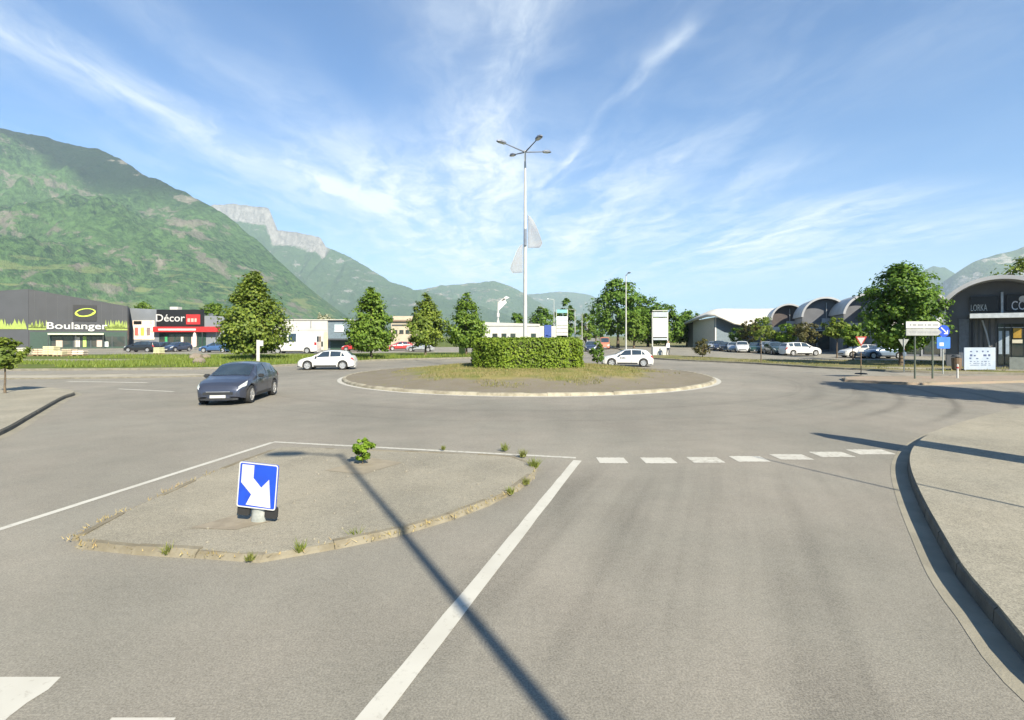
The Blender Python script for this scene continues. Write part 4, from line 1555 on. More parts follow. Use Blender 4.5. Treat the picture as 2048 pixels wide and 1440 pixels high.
# dark electrical shop on the far left
A, B = (PX(57, 92), 92.0), (PX(255, 100), 100.0)
shop, L1 = facade('dark_shop', A, B, 'dark grey shop with green ring logo and white lettering on the left')
fx = lambda px: (px - 57) / 198 * L1          # along the front
wall_block(shop, 'wall', 0, L1, 26, 10.8, 8.2, M_SLATE)
gl = MB()
gl.add([(-0.02, 0.0, -0.1), (-0.02, 26, -0.1), (-16, 26, -0.1), (-16, 3.0, -0.1), (-0.02, 0.0, 10.82), (-0.02, 26, 10.82), (-16, 26, 9.0), (-16, 3.0, 9.0)],
       [(0, 1, 2, 3), (7, 6, 5, 4), (3, 7, 4, 0), (2, 6, 7, 3), (1, 5, 6, 2), (0, 4, 5, 1)])
gl.build('side_wall', M_SLATE2, shop)
ez = lambda py: (672 - py) / 1024 * 96 + EYE - 0.13
for i in range(9):
    x = L1 * (i + 0.5) / 9
    bx(shop, 'cladding_seam', M_FRAME, x - 0.02, x + 0.02, ez(652), 10.6 - 2.6 * (x / L1), -0.02, 0.0)
rngb = random.Random(4)
# grass-blade frieze: every tongue of it stands a little proud
fr = bx(shop, 'frieze', M_SLATE, 0.0, L1, ez(660), ez(655), -0.06, -0.002)
for side, n, x0, x1, yy in (('front', 90, 0.1, L1 - 0.1, -0.05), ('left', 60, -12.0, -0.3, None)):
    for i in range(n):
        x = x0 + (x1 - x0) * (i + rngb.random()) / n
        if side == 'front' and fx(92) < x < fx(208):
            continue
        h = rngb.uniform(0.9, 2.0)
        lx = rngb.uniform(-0.3, 0.3)
        w = rngb.uniform(0.16, 0.34)
        y0 = yy if yy is not None else (-x / 16) * 3.0 - 0.06
        MB().plate([(x - w, ez(659)), (x + w, ez(659)), (x + lx, ez(659) + h)], y0 - 0.01, y0 + 0.03).build('frieze_blade', M_LIMEPAINT, fr)
bx(shop, 'frieze_base', M_LIMEPAINT, 0.0, fx(90), ez(660) - 0.02, ez(657), -0.075, -0.061)
bx(shop, 'frieze_base', M_LIMEPAINT, fx(210), L1, ez(660) - 0.02, ez(657), -0.075, -0.061)
lb = bx(shop, 'logo_board', M_BLACKSIGN, fx(142), fx(190), ez(642), ez(610), -0.12, -0.002)
m = MB()
cx, cz = fx(167), ez(625)
n = 36
vs, fs = [], []
for k in range(n):
    t = 2 * math.pi * k / n
    for rr, yy in ((1.0, -0.13), (0.72 if math.sin(t) < 0 else 0.84, -0.13), (1.0, -0.2), (0.72 if math.sin(t) < 0 else 0.84, -0.2)):
        vs.append((cx + 1.52 * rr * math.cos(t) + 0.1 * math.sin(t), yy, cz + 0.80 * rr * math.sin(t) + 0.14 * math.cos(t)))
for k in range(n):
    a, b = 4 * k, 4 * ((k + 1) % n)
    fs += [(a + 2, b + 2, b + 3, a + 3), (a, b, b + 2, a + 2), (a + 3, b + 3, b + 1, a + 1)]
m.add(vs, fs).build('ring_logo', pmat('lime_sign', (0.42, 0.55, 0.05), 0.5), lb)
text('Boulanger', 1.75, ((fx(90) + fx(211)) / 2, -0.12, ez(658)), M_WHITE_REFL, shop, 'lettering', width=fx(211) - fx(90), depth=0.05, bold=0.02)
# glazed front under a canopy
gw = bx(shop, 'shop_front', M_GREENSHOP, fx(60), L1 - 0.1, 0.0, ez(664), -0.10, -0.003)
cuts = [fx(p) for p in (100, 122, 143, 158, 178, 198, 222, 250)]
for a, b in zip(cuts, cuts[1:]):
    w_ = bx(gw, 'window', M_SHOPGLASS, a + 0.06, b - 0.06, 0.35, ez(673), -0.13, -0.102)
    bx(w_, 'mullion', M_FRAME, b - 0.06, b + 0.06, 0.0, ez(671), -0.17, -0.102)
bx(shop, 'canopy', pmat('canopy_pale', (0.52, 0.55, 0.38), 0.6), fx(96), fx(206), ez(669.5), ez(666.5), -1.7, -0.101)
for p in (97, 150, 205):
    MB().tube([(fx(p), -1.6, -0.1), (fx(p), -1.6, ez(669.5))], 0.06, 6).build('canopy_post', M_FRAME, shop)
# bright things standing behind the glass are displays
for p, w, h, c in ((109, 0.9, 1.3, (0.45, 0.36, 0.28)), (146, 0.7, 1.9, (0.6, 0.57, 0.5)), (162, 0.5, 2.0, (0.35, 0.50, 0.12)), (190, 0.8, 1.4, (0.42, 0.34, 0.30)), (206, 0.6, 1.0, (0.55, 0.58, 0.55))):
    d_ = bx(shop, 'display_panel', pmat('display_%d' % p, c, 0.6), fx(p), fx(p) + w, 0.3, 0.3 + h, -0.20, -0.172)

# grey shop next to it, with poster, black sign box and red awning
d2 = 106.0
A, B = (PX(254, d2), d2), (PX(448, d2), d2)
deco, L2 = facade('grey_shop', A, B, 'grey shop with black and red sign box and red awning')
gx = lambda px: (px - 254) / 194 * L2
hz = lambda py: PZ(py, d2) - 0.13
wall_block(deco, 'wall', 0, gx(320), 22, hz(616), hz(619), M_GREYCLAD)
wall_block(deco, 'wall', gx(320) + 0.01, L2, 22, hz(627), hz(633), M_GREYCLAD)
po = bx(deco, 'poster', pmat('poster_paper', (0.68, 0.60, 0.52), 0.6, col2=(0.60, 0.36, 0.30), scale=1.1, contrast=(0.5, 0.7)), gx(266), gx(309), hz(679), hz(641), -0.10, -0.003)
bx(po, 'poster_heading', M_BLACKSIGN, gx(268), gx(284), hz(649), hz(642), -0.115, -0.101)
for k in range(3):
    bx(po, 'poster_figure', pmat('poster_tone_%d' % k, ((0.55, 0.12, 0.10), (0.50, 0.42, 0.08), (0.22, 0.16, 0.16))[k], 0.6), gx(270 + 12 * k), gx(277 + 12 * k), hz(671), hz(655), -0.115, -0.101)
sb = bx(deco, 'sign_box', M_BLACKSIGN, gx(317), gx(409), hz(652.5), hz(619.5), -0.6, -0.02)
text('Décor', 2.15, (gx(344), -0.62, hz(643)), M_WHITE_REFL, sb, 'lettering', width=gx(372) - gx(330) + 1.6, depth=0.02, bold=0.012)
bx(sb, 'red_panel', M_RED, gx(376), gx(404), hz(649), hz(629), -0.64, -0.602)
for k, (p0, p1) in enumerate(((379, 384), (386, 391), (393, 397))):
    bx(sb, 'red_panel_letter', pmat('pale_red', (0.75, 0.35, 0.30), 0.5), gx(p0), gx(p1), hz(644), hz(637), -0.66, -0.642)
aw = bx(deco, 'awning', M_RED, gx(315), gx(442), hz(664), hz(653.5), -1.4, -0.015)
bx(aw, 'awning_lettering', pmat('pale_lettering', (0.75, 0.55, 0.52), 0.6), gx(326), gx(400), hz(661), hz(657.5), -1.42, -1.402)
en = bx(deco, 'shop_front', M_GREENSHOP, gx(319), gx(412), 0.0, hz(665), -0.12, -0.012)
for a, b in ((320, 334), (336, 350), (352, 366), (368, 382), (384, 398)):
    bx(en, 'window', M_SHOPGLASS, gx(a), gx(b), 0.25, hz(668), -0.15, -0.121)
for p, c in ((331, (0.05, 0.30, 0.12)), (363, (0.55, 0.50, 0.42)), (384, (0.62, 0.45, 0.40))):
    bx(en, 'display_panel', pmat('display_b%d' % p, c, 0.6), gx(p), gx(p) + 0.5, 0.2, 2.2, -0.20, -0.152)
for p in (412, 440):
    MB().tube([(gx(p), -1.3, -0.1), (gx(p), -1.3, hz(664))], 0.07, 6).build('awning_post', M_FRAME, deco)
rt = bx(deco, 'roof_unit', M_WHITEWALL, gx(333), gx(349), hz(619) + 0.01, hz(613), 1.0, 2.4)

# white building with blue-grey corner
d3 = 88.0
A, B = (PX(548, d3), d3), (PX(703, d3), d3)
wb, L3 = facade('white_building', A, B, 'low white building with a blue grey corner behind the white hatchback')
wx = lambda px: (px - 548) / 155 * L3
wz = lambda py: PZ(py, d3) - 0.13
wall_block(wb, 'wall', 0, wx(655), 16, wz(641), wz(641), M_WHITEWALL)
wall_block(wb, 'corner_wall', wx(655) + 0.01, L3, 14, wz(642), wz(642), pmat('blue_grey_and_shaded_cladding', (0.13, 0.17, 0.20), 0.5), 0.3)
bx(wb, 'roof_edge', M_ROOFWHITE, -0.1, L3 + 0.1, wz(642) + 0.15, wz(639), -0.15, 16.1)
bx(wb, 'wall_joint', M_GREYCLAD, 0.2, wx(654), wz(660.5), wz(660), -0.03, -0.002)
bx(wb, 'downpipe', M_GREYCLAD, wx(622) - 0.06, wx(622) + 0.06, wz(656), wz(642), -0.1, -0.002)
w1 = bx(wb, 'window', pmat('sky_window', (0.45, 0.52, 0.55), 0.15), wx(668), wx(687), wz(663), wz(649), 0.22, 0.297)
bx(w1, 'window_frame', M_WHITEWALL, wx(667.3), wx(687.7), wz(664), wz(663), 0.18, 0.298)
bx(wb, 'canopy', M_FRAME, wx(656), L3 + 0.2, wz(680), wz(677), -1.5, 0.29)
bx(wb, 'entrance', M_GREENSHOP, wx(660), L3 - 0.1, 0, wz(681), 0.2, 0.296)
for a, b in ((601, 609), (612, 620), (637, 646)):
    bx(wb, 'window', M_SHOPGLASS, wx(a), wx(b), wz(693), wz(683), -0.06, -0.003)

# low cream building between the lindens, and the long white one behind the hedge
d4 = 112.0
cb, L4 = facade('cream_building', (PX(782, d4), d4), (PX(835, d4), d4), 'low cream and brown building between the second and third lindens')
cz_ = lambda py: PZ(py, d4) - 0.13
wall_block(cb, 'wall', 0, L4, 10, cz_(643), cz_(643), M_CREAM)
bx(cb, 'roof', pmat('brown_roof', (0.20, 0.14, 0.10), 0.8), -0.3, L4 + 0.3, cz_(643) + 0.01, cz_(640), -0.5, 10.3)
bx(cb, 'upper_storey', M_CREAM, 0.3, L4 - 0.3, cz_(640) + 0.01, cz_(632), 0.5, 9)
for k in range(4):
    bx(cb, 'window', M_SHOPGLASS, 0.5 + k * 1.35, 1.4 + k * 1.35, cz_(668), cz_(660), -0.05, -0.003)
bx(cb, 'window_band', M_FRAME, 0.2, L4 - 0.2, cz_(652), cz_(649), -0.05, -0.003)

d5 = 128.0
lw, L5 = facade('long_white_building', (PX(962, d5), d5), (PX(1112, d5), d5), 'long low white building behind the hedge and lamp mast')
lz = lambda py: PZ(py, d5) - 0.13
lx_ = lambda px: (px - 962) / 150 * L5
wall_block(lw, 'wall', 0, lx_(1080), 20, lz(644), lz(648), M_WHITEWALL)
wall_block(lw, 'low_wing', lx_(1080) + 0.01, L5, 16, lz(652), lz(652), M_WHITEWALL, 0.4)
bx(lw, 'blue_panel', pmat('deep_blue_panel', (0.03, 0.07, 0.28), 0.5), lx_(1089), lx_(1103), 0.3, lz(650), 0.2, 0.397)
bx(lw, 'gutter', M_GREYCLAD, 0, lx_(1079), lz(652.5), lz(651.5), -0.12, -0.002)
for a in (985, 1003, 1021, 1062):
    bx(lw, 'window', M_SHOPGLASS, lx_(a), lx_(a + 10), lz(676), lz(667), -0.05, -0.003)

# hall with the swept white roof
hall = empty('white_roofed_hall', (PX(1430, 100), 100, 0.134), 0, 'large hall with swept white roof behind the car park', 'building')
ox, oy = hall.location.x, hall.location.y
def HP(px, py, d): return (PX(px, d) - ox, d - oy, PZ(py, d) - 0.134)
def quad_wall(o, name, a, b, topa, topb, mat, th=0.25):
    """upright wall between plan points a and b"""
    a, b = Vector((a[0], a[1], 0)), Vector((b[0], b[1], 0))
    n = Vector(((b - a).y, -(b - a).x, 0)).normalized() * th
    vs = [a, b, b - n, a - n]
    vv = [(p.x, p.y, -0.1) for p in vs] + [(vs[0].x, vs[0].y, topa), (vs[1].x, vs[1].y, topb), (vs[2].x, vs[2].y, topb), (vs[3].x, vs[3].y, topa)]
    return MB().add(vv, [(0, 3, 2, 1), (4, 5, 6, 7), (0, 1, 5, 4), (1, 2, 6, 5), (2, 3, 7, 6), (3, 0, 4, 7)]).build(name, mat, o)
k0, k1, k2 = HP(1386, 0, 110), HP(1430, 0, 100), HP(1565, 0, 104)
quad_wall(hall, 'end_wall', k0, k1, HP(0, 642, 110)[2], HP(0, 634, 100)[2], pmat('pale_cladding', (0.52, 0.51, 0.46), 0.6))
quad_wall(hall, 'side_wall', k1, k2, HP(0, 634, 100)[2] - 0.02, HP(0, 654, 104)[2], pmat('blue_grey_and_shaded_cladding', (0.13, 0.17, 0.20), 0.5))  # wall colour darkened to stand for the shade below the deep eave
quad_wall(hall, 'rear_wall', HP(1375, 0, 116), k0, HP(0, 648, 116)[2], HP(0, 644, 110)[2], M_FRAME)
eave = [HP(*p) for p in ((1366, 647, 112), (1392, 636, 106), (1412, 630, 101), (1430, 628, 98), (1446, 634, 98), (1470, 645, 98.5), (1500, 651, 99.5), (1535, 653, 101), (1570, 652, 102))]
ridge = [HP(*p) for p in ((1380, 641, 125), (1405, 629, 122), (1425, 620.5, 120), (1436, 618, 120), (1450, 617.5, 120), (1475, 617.5, 120), (1505, 617.5, 121), (1540, 617, 122), (1572, 616, 123))]
vs, fs = [], []
NJ = 8
for e_, r_ in zip(eave, ridge):
    for j in range(NJ + 1):
        t = j / NJ
        b_ = math.sin(t * math.pi) * 0.9
        vs.append((e_[0] + (r_[0] - e_[0]) * t, e_[1] + (r_[1] - e_[1]) * t, e_[2] + (r_[2] - e_[2]) * (1 - (1 - t) ** 1.6)))
for i in range(len(eave) - 1):
    for j in range(NJ):
        a = i * (NJ + 1) + j
        fs.append((a, a + NJ + 1, a + NJ + 2, a + 1))
ro = MB().add(vs, fs).build('roof', M_ROOFWHITE, hall, smooth=50)
so = ro.modifiers.new('thickness', 'SOLIDIFY')
so.thickness = 0.45
so.offset = -1

# vaulted shops
def vault(name, label, pxc, d, width, spring_py, apex_py, depth, front_mat, sign=None, over=2.2, rz=0.0):
    o = empty(name, (PX(pxc, d), d, 0.134), rz, label, 'building')
    zs, za = PZ(spring_py, d) - 0.134, PZ(apex_py, d) - 0.134
    hw, rise = width / 2, za - zs
    rad = (hw * hw + rise * rise) / (2 * rise)
    a0 = math.asin(min(1.0, hw / rad))
    if rise > hw:
        a0 = math.pi - a0
    N = 28
    arc = [(rad * math.sin(-a0 + 2 * a0 * k / N), za - rad + rad * math.cos(-a0 + 2 * a0 * k / N)) for k in range(N + 1)]
    arc_o = [((rad + 0.28) * math.sin(-a0 + 2 * a0 * k / N), za - rad + (rad + 0.28) * math.cos(-a0 + 2 * a0 * k / N)) for k in range(N + 1)]
    vs, fs = [], []
    for (x, z), (X, Z) in zip(arc, arc_o):
        vs += [(x, -over, z), (X, -over, Z), (x, depth, z), (X, depth, Z)]
    for k in range(N):
        a, b = 4 * k, 4 * k + 4
        fs += [(a, a + 1, b + 1, b)[::-1], (a + 1, a + 3, b + 3, b + 1)[::-1], (a + 2, b + 2, b + 3, a + 3)[::-1], (a, b, b + 2, a + 2)[::-1]]
    fs += [(0, 2, 3, 1)[::-1], (4 * N, 4 * N + 1, 4 * N + 3, 4 * N + 2)[::-1]]
    MB().add(vs, fs).build('roof', M_ROOFGREY, o, smooth=40)
    # arched front under the roof, and the flank walls
    poly = [(-hw + 0.05, -0.1), (hw - 0.05, -0.1)] + [(x * 0.995, z - 0.02) for x, z in arc[::-1]]
    MB().plate(poly, 0.0, 0.3).build('front_wall', front_mat, o)
    for s in (-1, 1):
        MB().bbox((s * (hw - 0.25), 0.301, -0.1), (s * (hw - 0.02), depth - 0.1, zs)).build('flank_wall', M_GREYCLAD, o)
    return o, hw, zs, za


M_FRONT_SHADE = pmat('shaded_shop_front', (0.11, 0.115, 0.13), 0.6, col2=(0.09, 0.095, 0.108), scale=0.6)  # vault fronts: the shade under the roof overhang is put into the colour
M_BROWNF = pmat('brown_shop_front', (0.075, 0.06, 0.055), 0.6, col2=(0.06, 0.05, 0.05), scale=0.6)
GV = 'row of vaulted shops beside the car park'
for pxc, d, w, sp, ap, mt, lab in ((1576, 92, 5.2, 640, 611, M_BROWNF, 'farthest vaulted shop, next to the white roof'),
                                   (1648, 80, 6.0, 634, 598, M_FRONT_SHADE, 'second vaulted shop from the white roofed hall'),
                                   (1738, 70, 6.0, 628, 590, M_FRONT_SHADE, 'third vaulted shop, mostly behind the broad verge tree'),
                                   (1826, 60, 6.0, 622, 582, M_FRONT_SHADE, 'fourth vaulted shop, between the broad verge tree and the nearest one')):
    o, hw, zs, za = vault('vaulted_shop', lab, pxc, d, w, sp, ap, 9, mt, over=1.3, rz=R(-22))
    tag(o, group=GV)
    bx(o, 'fascia', pmat('pale_fascia', (0.42, 0.43, 0.46), 0.6), -hw * 0.1, hw * 0.92, zs - 1.5, zs - 0.2, -0.12, -0.003)
    bx(o, 'fascia_band', M_ROOFWHITE, -hw * 0.95, -hw * 0.12, zs - 1.9, zs - 1.2, -0.12, -0.003)
    for k in range(3):
        w_ = bx(o, 'window', M_SHOPGLASS, -hw * 0.85 + k * hw * 0.6, -hw * 0.85 + k * hw * 0.6 + hw * 0.5, 0.3, zs - 2.3, -0.08, -0.003)
        bx(w_, 'mullion', M_STEEL, -hw * 0.85 + k * hw * 0.6 + hw * 0.5, -hw * 0.85 + k * hw * 0.6 + hw * 0.54, 0.0, zs - 2.2, -0.12, -0.003)
    MB().tube([(hw * 0.1, -0.2, zs - 0.2), (hw * 0.1, -0.2, za - 0.6)], 0.07, 6).build('strut', M_STEEL, o)
    bx(o, 'awning', M_ROOFGREY, -hw * 0.9, hw * 0.9, zs - 2.2, zs - 2.05, -1.5, -0.13)

dk = 38.5
ks, hw, zs, za = vault('vaulted_shop', 'nearest vaulted shop with white band and printed board at the right edge', 1996, dk, 6.0, 606, 562, 9, M_FRONT_SHADE, over=2.0, rz=R(-40))
tag(ks, group=GV)
kx = lambda px: (px - 1996) / 37.0
kz = lambda py: PZ(py, dk) - 0.134
bx(ks, 'side_panel', pmat('blue_grey_panel', (0.14, 0.16, 0.20), 0.6), kx(1914), kx(1938), 0.0, kz(637), -0.10, -0.003)
bx(ks, 'wood_panel', pmat('grey_wood', (0.15, 0.14, 0.14), 0.7, col2=(0.11, 0.11, 0.11), scale=1.2), kx(1946), kx(1992), 0.0, kz(637), -0.10, -0.003)
for p in (1938, 1946, 1956, 1966, 1979, 1992):
    bx(ks, 'panel_joint', M_FRAME, kx(p) - 0.05, kx(p) + 0.05, 0.0, kz(636), -0.16, -0.101)
bx(ks, 'canopy', pmat('pale_band', (0.50, 0.53, 0.55), 0.5), kx(1936), kx(2082), kz(636.5), kz(627.5), -1.5, -0.003)
sgn = bx(ks, 'sign_board', M_BLACKSIGN, kx(1938), kx(1996), kz(622), kz(592), -0.3, -0.003)
text('LORKA', 0.72, (kx(1956), -0.34, kz(620) - 0.05), pmat('grey_letters', (0.45, 0.46, 0.45), 0.5), sgn, 'lettering', width=kx(1973) - kx(1939), depth=0.02)
bx(ks, 'pillar', M_STEEL, kx(2001), kx(2006), kz(627), kz(585), -0.35, -0.004)
sg2 = bx(ks, 'sign_board', M_BLACKSIGN, kx(2012), kx(2080), kz(622), kz(590), -0.3, -0.003)
text('CO', 0.95, (kx(2036), -0.34, kz(621)), pmat('white_letters', (0.62, 0.62, 0.64), 0.5), sg2, 'lettering', width=kx(2050) - kx(2022), depth=0.02)
MB().lathe([(0.0, -0.36), (0.24, -0.36), (0.24, -0.31), (0.0, -0.31)], 14, 'Y', (kx(2045), 0, kz(600))).build('round_emblem', M_WHITE_REFL, sg2)
MB().tube([(kx(1963), -0.35, kz(640)), (kx(1972), -0.35, kz(668)), (kx(1978), -0.35, kz(694))], 0.06, 6).build('pipe', M_STEEL, ks)
for a, b in ((1996, 2008), (2010, 2021), (2023, 2046), (2048, 2078)):
    w_ = bx(ks, 'window', M_SHOPGLASS, kx(a), kx(b), 0.25, kz(648), -0.10, -0.004)
    bx(w_, 'window_frame', M_STEEL, kx(a), kx(b), kz(656), kz(654.5), -0.14, -0.101)
bx(ks, 'display_panel', pmat('ochre_display', (0.40, 0.24, 0.03), 0.6), kx(2026), kx(2042), kz(676), kz(656.5), -0.16, -0.102)
bx(ks, 'display_panel', pmat('cream_display', (0.60, 0.55, 0.42), 0.6), kx(2024), kx(2044), kz(686), kz(679), -0.16, -0.102)
for a in (1997, 2011):
    bx(ks, 'display_panel', pmat('pale_blue_display', (0.33, 0.40, 0.47), 0.6), kx(a), kx(a + 7), kz(708), kz(662), -0.16, -0.102)
bx(ks, 'low_wall', pmat('grey_block', (0.20, 0.22, 0.20), 0.8), kx(2012), kx(2090), 0.0, kz(712), -2.6, -2.3)

# printed board leaning before the shop
board = empty('printed_board', (PX(1959, 35.2), 35.2, 0.134), R(4), 'pale blue printed board before the nearest vaulted shop', 'board')
bwid = 67 / 1024 * 35.2 / 2
bh = PZ(695, 35.2) - 0.134
MB().bbox((-bwid, -0.03, 0.06), (bwid, 0.03, bh)).build('panel', pmat('pale_blue_print', (0.29, 0.33, 0.39), 0.5, col2=(0.24, 0.29, 0.36), scale=1.5), board)
M_INK = pmat('print_ink', (0.04, 0.06, 0.14), 0.6)
rp_ = random.Random(9)
m = MB()
for row, (zf_, n, h_) in enumerate(((0.80, 4, 0.13), (0.62, 5, 0.16), (0.50, 4, 0.12), (0.38, 6, 0.05), (0.30, 6, 0.05), (0.22, 6, 0.05))):
    for k in range(n):
        if row in (1, 2) and k == 2:
            continue
        x = -bwid * 0.72 + 1.44 * bwid * (k + rp_.uniform(0.1, 0.4)) / n
        w = rp_.uniform(0.10, 0.24)
        m.bbox((x, -0.036, zf_ * bh), (x + w, -0.0305, zf_ * bh + h_ * rp_.uniform(0.5, 1.0)))
m.build('print', M_INK, board)
for s in (-1, 1):
    MB().bbox((s * bwid * 0.9 - 0.03, -0.02, -0.02), (s * bwid * 0.9 + 0.03, 0.3, 0.06)).build('foot', M_STEEL, board)

# ------------------------------------------------------------------ signs and small street furniture
def post(o, x, z1, r=0.03, mat=None, y=0.0):
    return MB().tube([(x, y, -0.08), (x, y, z1)], r, 8).build('post', mat or M_GALV, o)


dd = 28.6
ds = empty('direction_sign', (PX(1844, dd), dd, 0.12), R(3), 'white double direction sign pointing right on the pinkish island', 'sign')
for x in (PX(1829, dd) - ds.location.x, PX(1866, dd) - ds.location.x):
    post(ds, x, PZ(645, dd) - 0.12, 0.045, pmat('dark_green_post', (0.07, 0.09, 0.07), 0.6))
x0, x1 = PX(1808, dd) - ds.location.x, PX(1882, dd) - ds.location.x
for (za_, zb_, col, lab) in ((643, 656.5, M_WHITE_REFL, 1), (657.5, 671, pmat('weathered_white', (0.27, 0.28, 0.28), 0.6), 2)):
    z1, z0 = PZ(za_, dd) - 0.12, PZ(zb_, dd) - 0.12
    pl = MB().plate([(x0, z0), (x1 - 0.22, z0), (x1, (z0 + z1) / 2), (x1 - 0.22, z1), (x0, z1)], -0.10, -0.06).build('panel', col, ds)
    m = MB()
    xx = x0 + 0.2
    for k in range(7):
        w = 0.10 + 0.12 * ((k * 7) % 3)
        m.bbox((xx, -0.104, z0 + 0.13), (xx + w, -0.101, z0 + 0.24))
        xx += w + 0.07
    m.build('lettering', pmat('faded_ink', (0.22, 0.23, 0.24), 0.6), pl)

dy_ = 32.0
gy = empty('give_way_sign', (PX(1722, dy_), dy_, 0.13), R(-24), 'red and white give way triangle above a dark round foot', 'sign')
post(gy, 0, 2.6, 0.035, pmat('brown_post', (0.16, 0.10, 0.06), 0.7))
tri = [(0, 2.0), (0.42, 2.72), (-0.42, 2.72)]
tr_ = MB().plate(tri, -0.07, -0.045).build('panel', M_RED, gy)
MB().plate([(0, 2.14), (0.29, 2.64), (-0.29, 2.64)], -0.078, -0.0715).build('white_field', M_WHITE_REFL, tr_)
MB().bbox((-0.18, -0.07, 1.62), (0.2, -0.045, 1.9)).build('lower_panel', M_WHITE_REFL, gy)
MB().lathe([(0.0, 0.09), (0.42, 0.06), (0.50, -0.01)], 16).build('round_foot', M_BLACK, gy)
gy.scale = (0.72, 0.72, 0.86)

db = 33.0
bs = empty('blue_sign', (PX(1886, db), db, 0.13), R(2), 'blue panel with round blue sign above, right of the direction sign', 'sign')
post(bs, 0, 3.0, 0.035)
p_ = MB().plate(rrect(-0.46, PZ(697, db) - 0.13, 0.42, PZ(674, db) - 0.13, 0.05), -0.07, -0.045).build('panel', pmat('mid_blue', (0.03, 0.14, 0.55), 0.5), bs)
MB().plate(rrect(-0.30, PZ(692, db) - 0.13, -0.02, PZ(685, db) - 0.13, 0.02), -0.078, -0.0715).build('pictogram', M_WHITE_REFL, p_)
n = 24
zc = PZ(662, db) - 0.13
rd_ = MB().plate([(0.38 * math.cos(2 * math.pi * k / n), zc + 0.38 * math.sin(2 * math.pi * k / n)) for k in range(n)], -0.07, -0.045).build('round_panel', M_BLUE, bs)
MB().plate([(-0.22, zc + 0.20), (-0.16, zc + 0.25), (0.20, zc - 0.10), (0.20, zc + 0.06), (0.26, zc + 0.06), (0.26, zc - 0.2), (0.0, zc - 0.2), (0.0, zc - 0.14), (0.14, zc - 0.14)][::-1], -0.078, -0.0715).build('arrow', M_WHITE_REFL, rd_)

bk = empty('sign_back', (PX(1808, 35), 35, 0.13), R(172), 'pale back of a triangular sign beside the broad tree trunk', 'sign')
post(bk, 0, 2.2, 0.03)
MB().plate([(0, 1.55), (0.33, 2.15), (-0.33, 2.15)], -0.06, -0.035).build('panel', pmat('sign_back_grey', (0.24, 0.25, 0.24), 0.5), bk)

lb_ = empty('litter_bin', (PX(1913, 35.4), 35.4, 0.134), 0, 'brown litter bin left of the pale blue board', 'bin')
MB().lathe([(0.22, 0.0), (0.27, 0.1), (0.29, 0.85), (0.25, 0.86), (0.24, 0.15)], 14).build('bucket', pmat('bin_brown', (0.13, 0.085, 0.05), 0.7), lb_)
MB().lathe([(0.0, 1.12), (0.20, 1.06), (0.30, 0.95), (0.30, 0.92)], 14).build('lid', M_FRAME, lb_)
MB().tube([(0.0, 0.0, 0.85), (0.0, 0.0, 1.0)], 0.03, 6).build('hinge', M_FRAME, lb_)
bo_ = empty('bollard', (PX(1915, 28.9), 28.9, 0.12), 0, 'thin pale bollard on the pinkish island', 'bollard')
MB().tube([(0, 0, -0.05), (0, 0, 0.72), (0, 0, 0.8)], [0.05, 0.05, 0.03], 10).build('post', M_POLE, bo_)
MB().tube([(0, 0, 0.55), (0, 0, 0.64)], 0.053, 10).build('band', M_RED, bo_)
st = empty('timber_stake', (PX(1522, 45.5), 45.5, 0.13), 0, 'slim brown timber stake on the dry verge before the car park', 'stake')
MB().tube([(0, 0, -0.1), (0.01, 0, 1.0), (0, 0.02, 2.0)], [0.05, 0.045, 0.04], 7).build('shaft', M_BARK, st)
MB().lathe([(0.055, 1.6), (0.06, 1.63), (0.055, 1.68)], 8).build('tie', M_BLACK, st)

# white totems
def totem(x, y, label, rows, w, name='totem_sign'):
    o = empty(name, (x, y, 0.13), 0, label, 'sign')
    top = max(r[1] for r in rows)
    for s in (-1, 1):
        MB().bbox((s * w / 2 - 0.06, -0.06, -0.1), (s * w / 2 + 0.06, 0.06, top)).build('leg', M_POLE, o)
    for z0, z1, mt in rows:
        MB().bbox((-w / 2 + 0.062, -0.12, z0), (w / 2 - 0.062, 0.04, z1)).build('panel', mt, o)
    return o


da = 110.0
ta = lambda py: PZ(py, da) - 0.13
M_PALEPINK = pmat('pale_pink_panel', (0.66, 0.60, 0.58), 0.5)
totem(PX(1124, da), da, 'striped white totem sign at the left of the far avenue', [(ta(657), ta(651), M_WHITE_REFL), (ta(664), ta(658), M_PALEPINK), (ta(671), ta(665), M_WHITE_REFL), (ta(650), ta(642), M_WHITE_REFL),
      (ta(641), ta(633), pmat('blue_white_panel', (0.58, 0.63, 0.72), 0.5)), (ta(626), ta(619), pmat('teal_panel', (0.15, 0.34, 0.36), 0.5))], 2.4)
db_ = 64.0
tb = lambda py: PZ(py, db_) - 0.13
tt_ = totem(PX(1320, db_), db_, 'tall white framed totem sign on the right verge', [(tb(674), tb(636), M_WHITE_REFL), (tb(634), tb(624), pmat('grey_panel', (0.32, 0.36, 0.40), 0.5)), (tb(680), tb(676), pmat('grey_panel', (0.32, 0.36, 0.40), 0.5))], 1.9)
MB().bbox((-0.95, -0.065, tb(622)), (0.95, 0.065, tb(620.5))).build('top_rail', M_POLE, tt_)
MB().bbox((-0.98, -0.3, -0.05), (0.98, 0.3, tb(693))).build('plinth', M_WHITEWALL, tt_)
# white post and plate by the tallest linden
mp = empty('marker_post', (PX(517, 43.2), 43.2, 0.13), R(8), 'white marker post with small plate behind the dark hatchback', 'post')
MB().bbox((-0.15, -0.04, -0.1), (0.10, 0.04, PZ(680, 43.2) - 0.13)).build('post', M_WHITEWALL, mp)
MB().bbox((0.101, -0.03, PZ(692, 43.2) - 0.13), (0.38, 0.03, PZ(681, 43.2) - 0.13)).build('plate', M_WHITEWALL, mp)
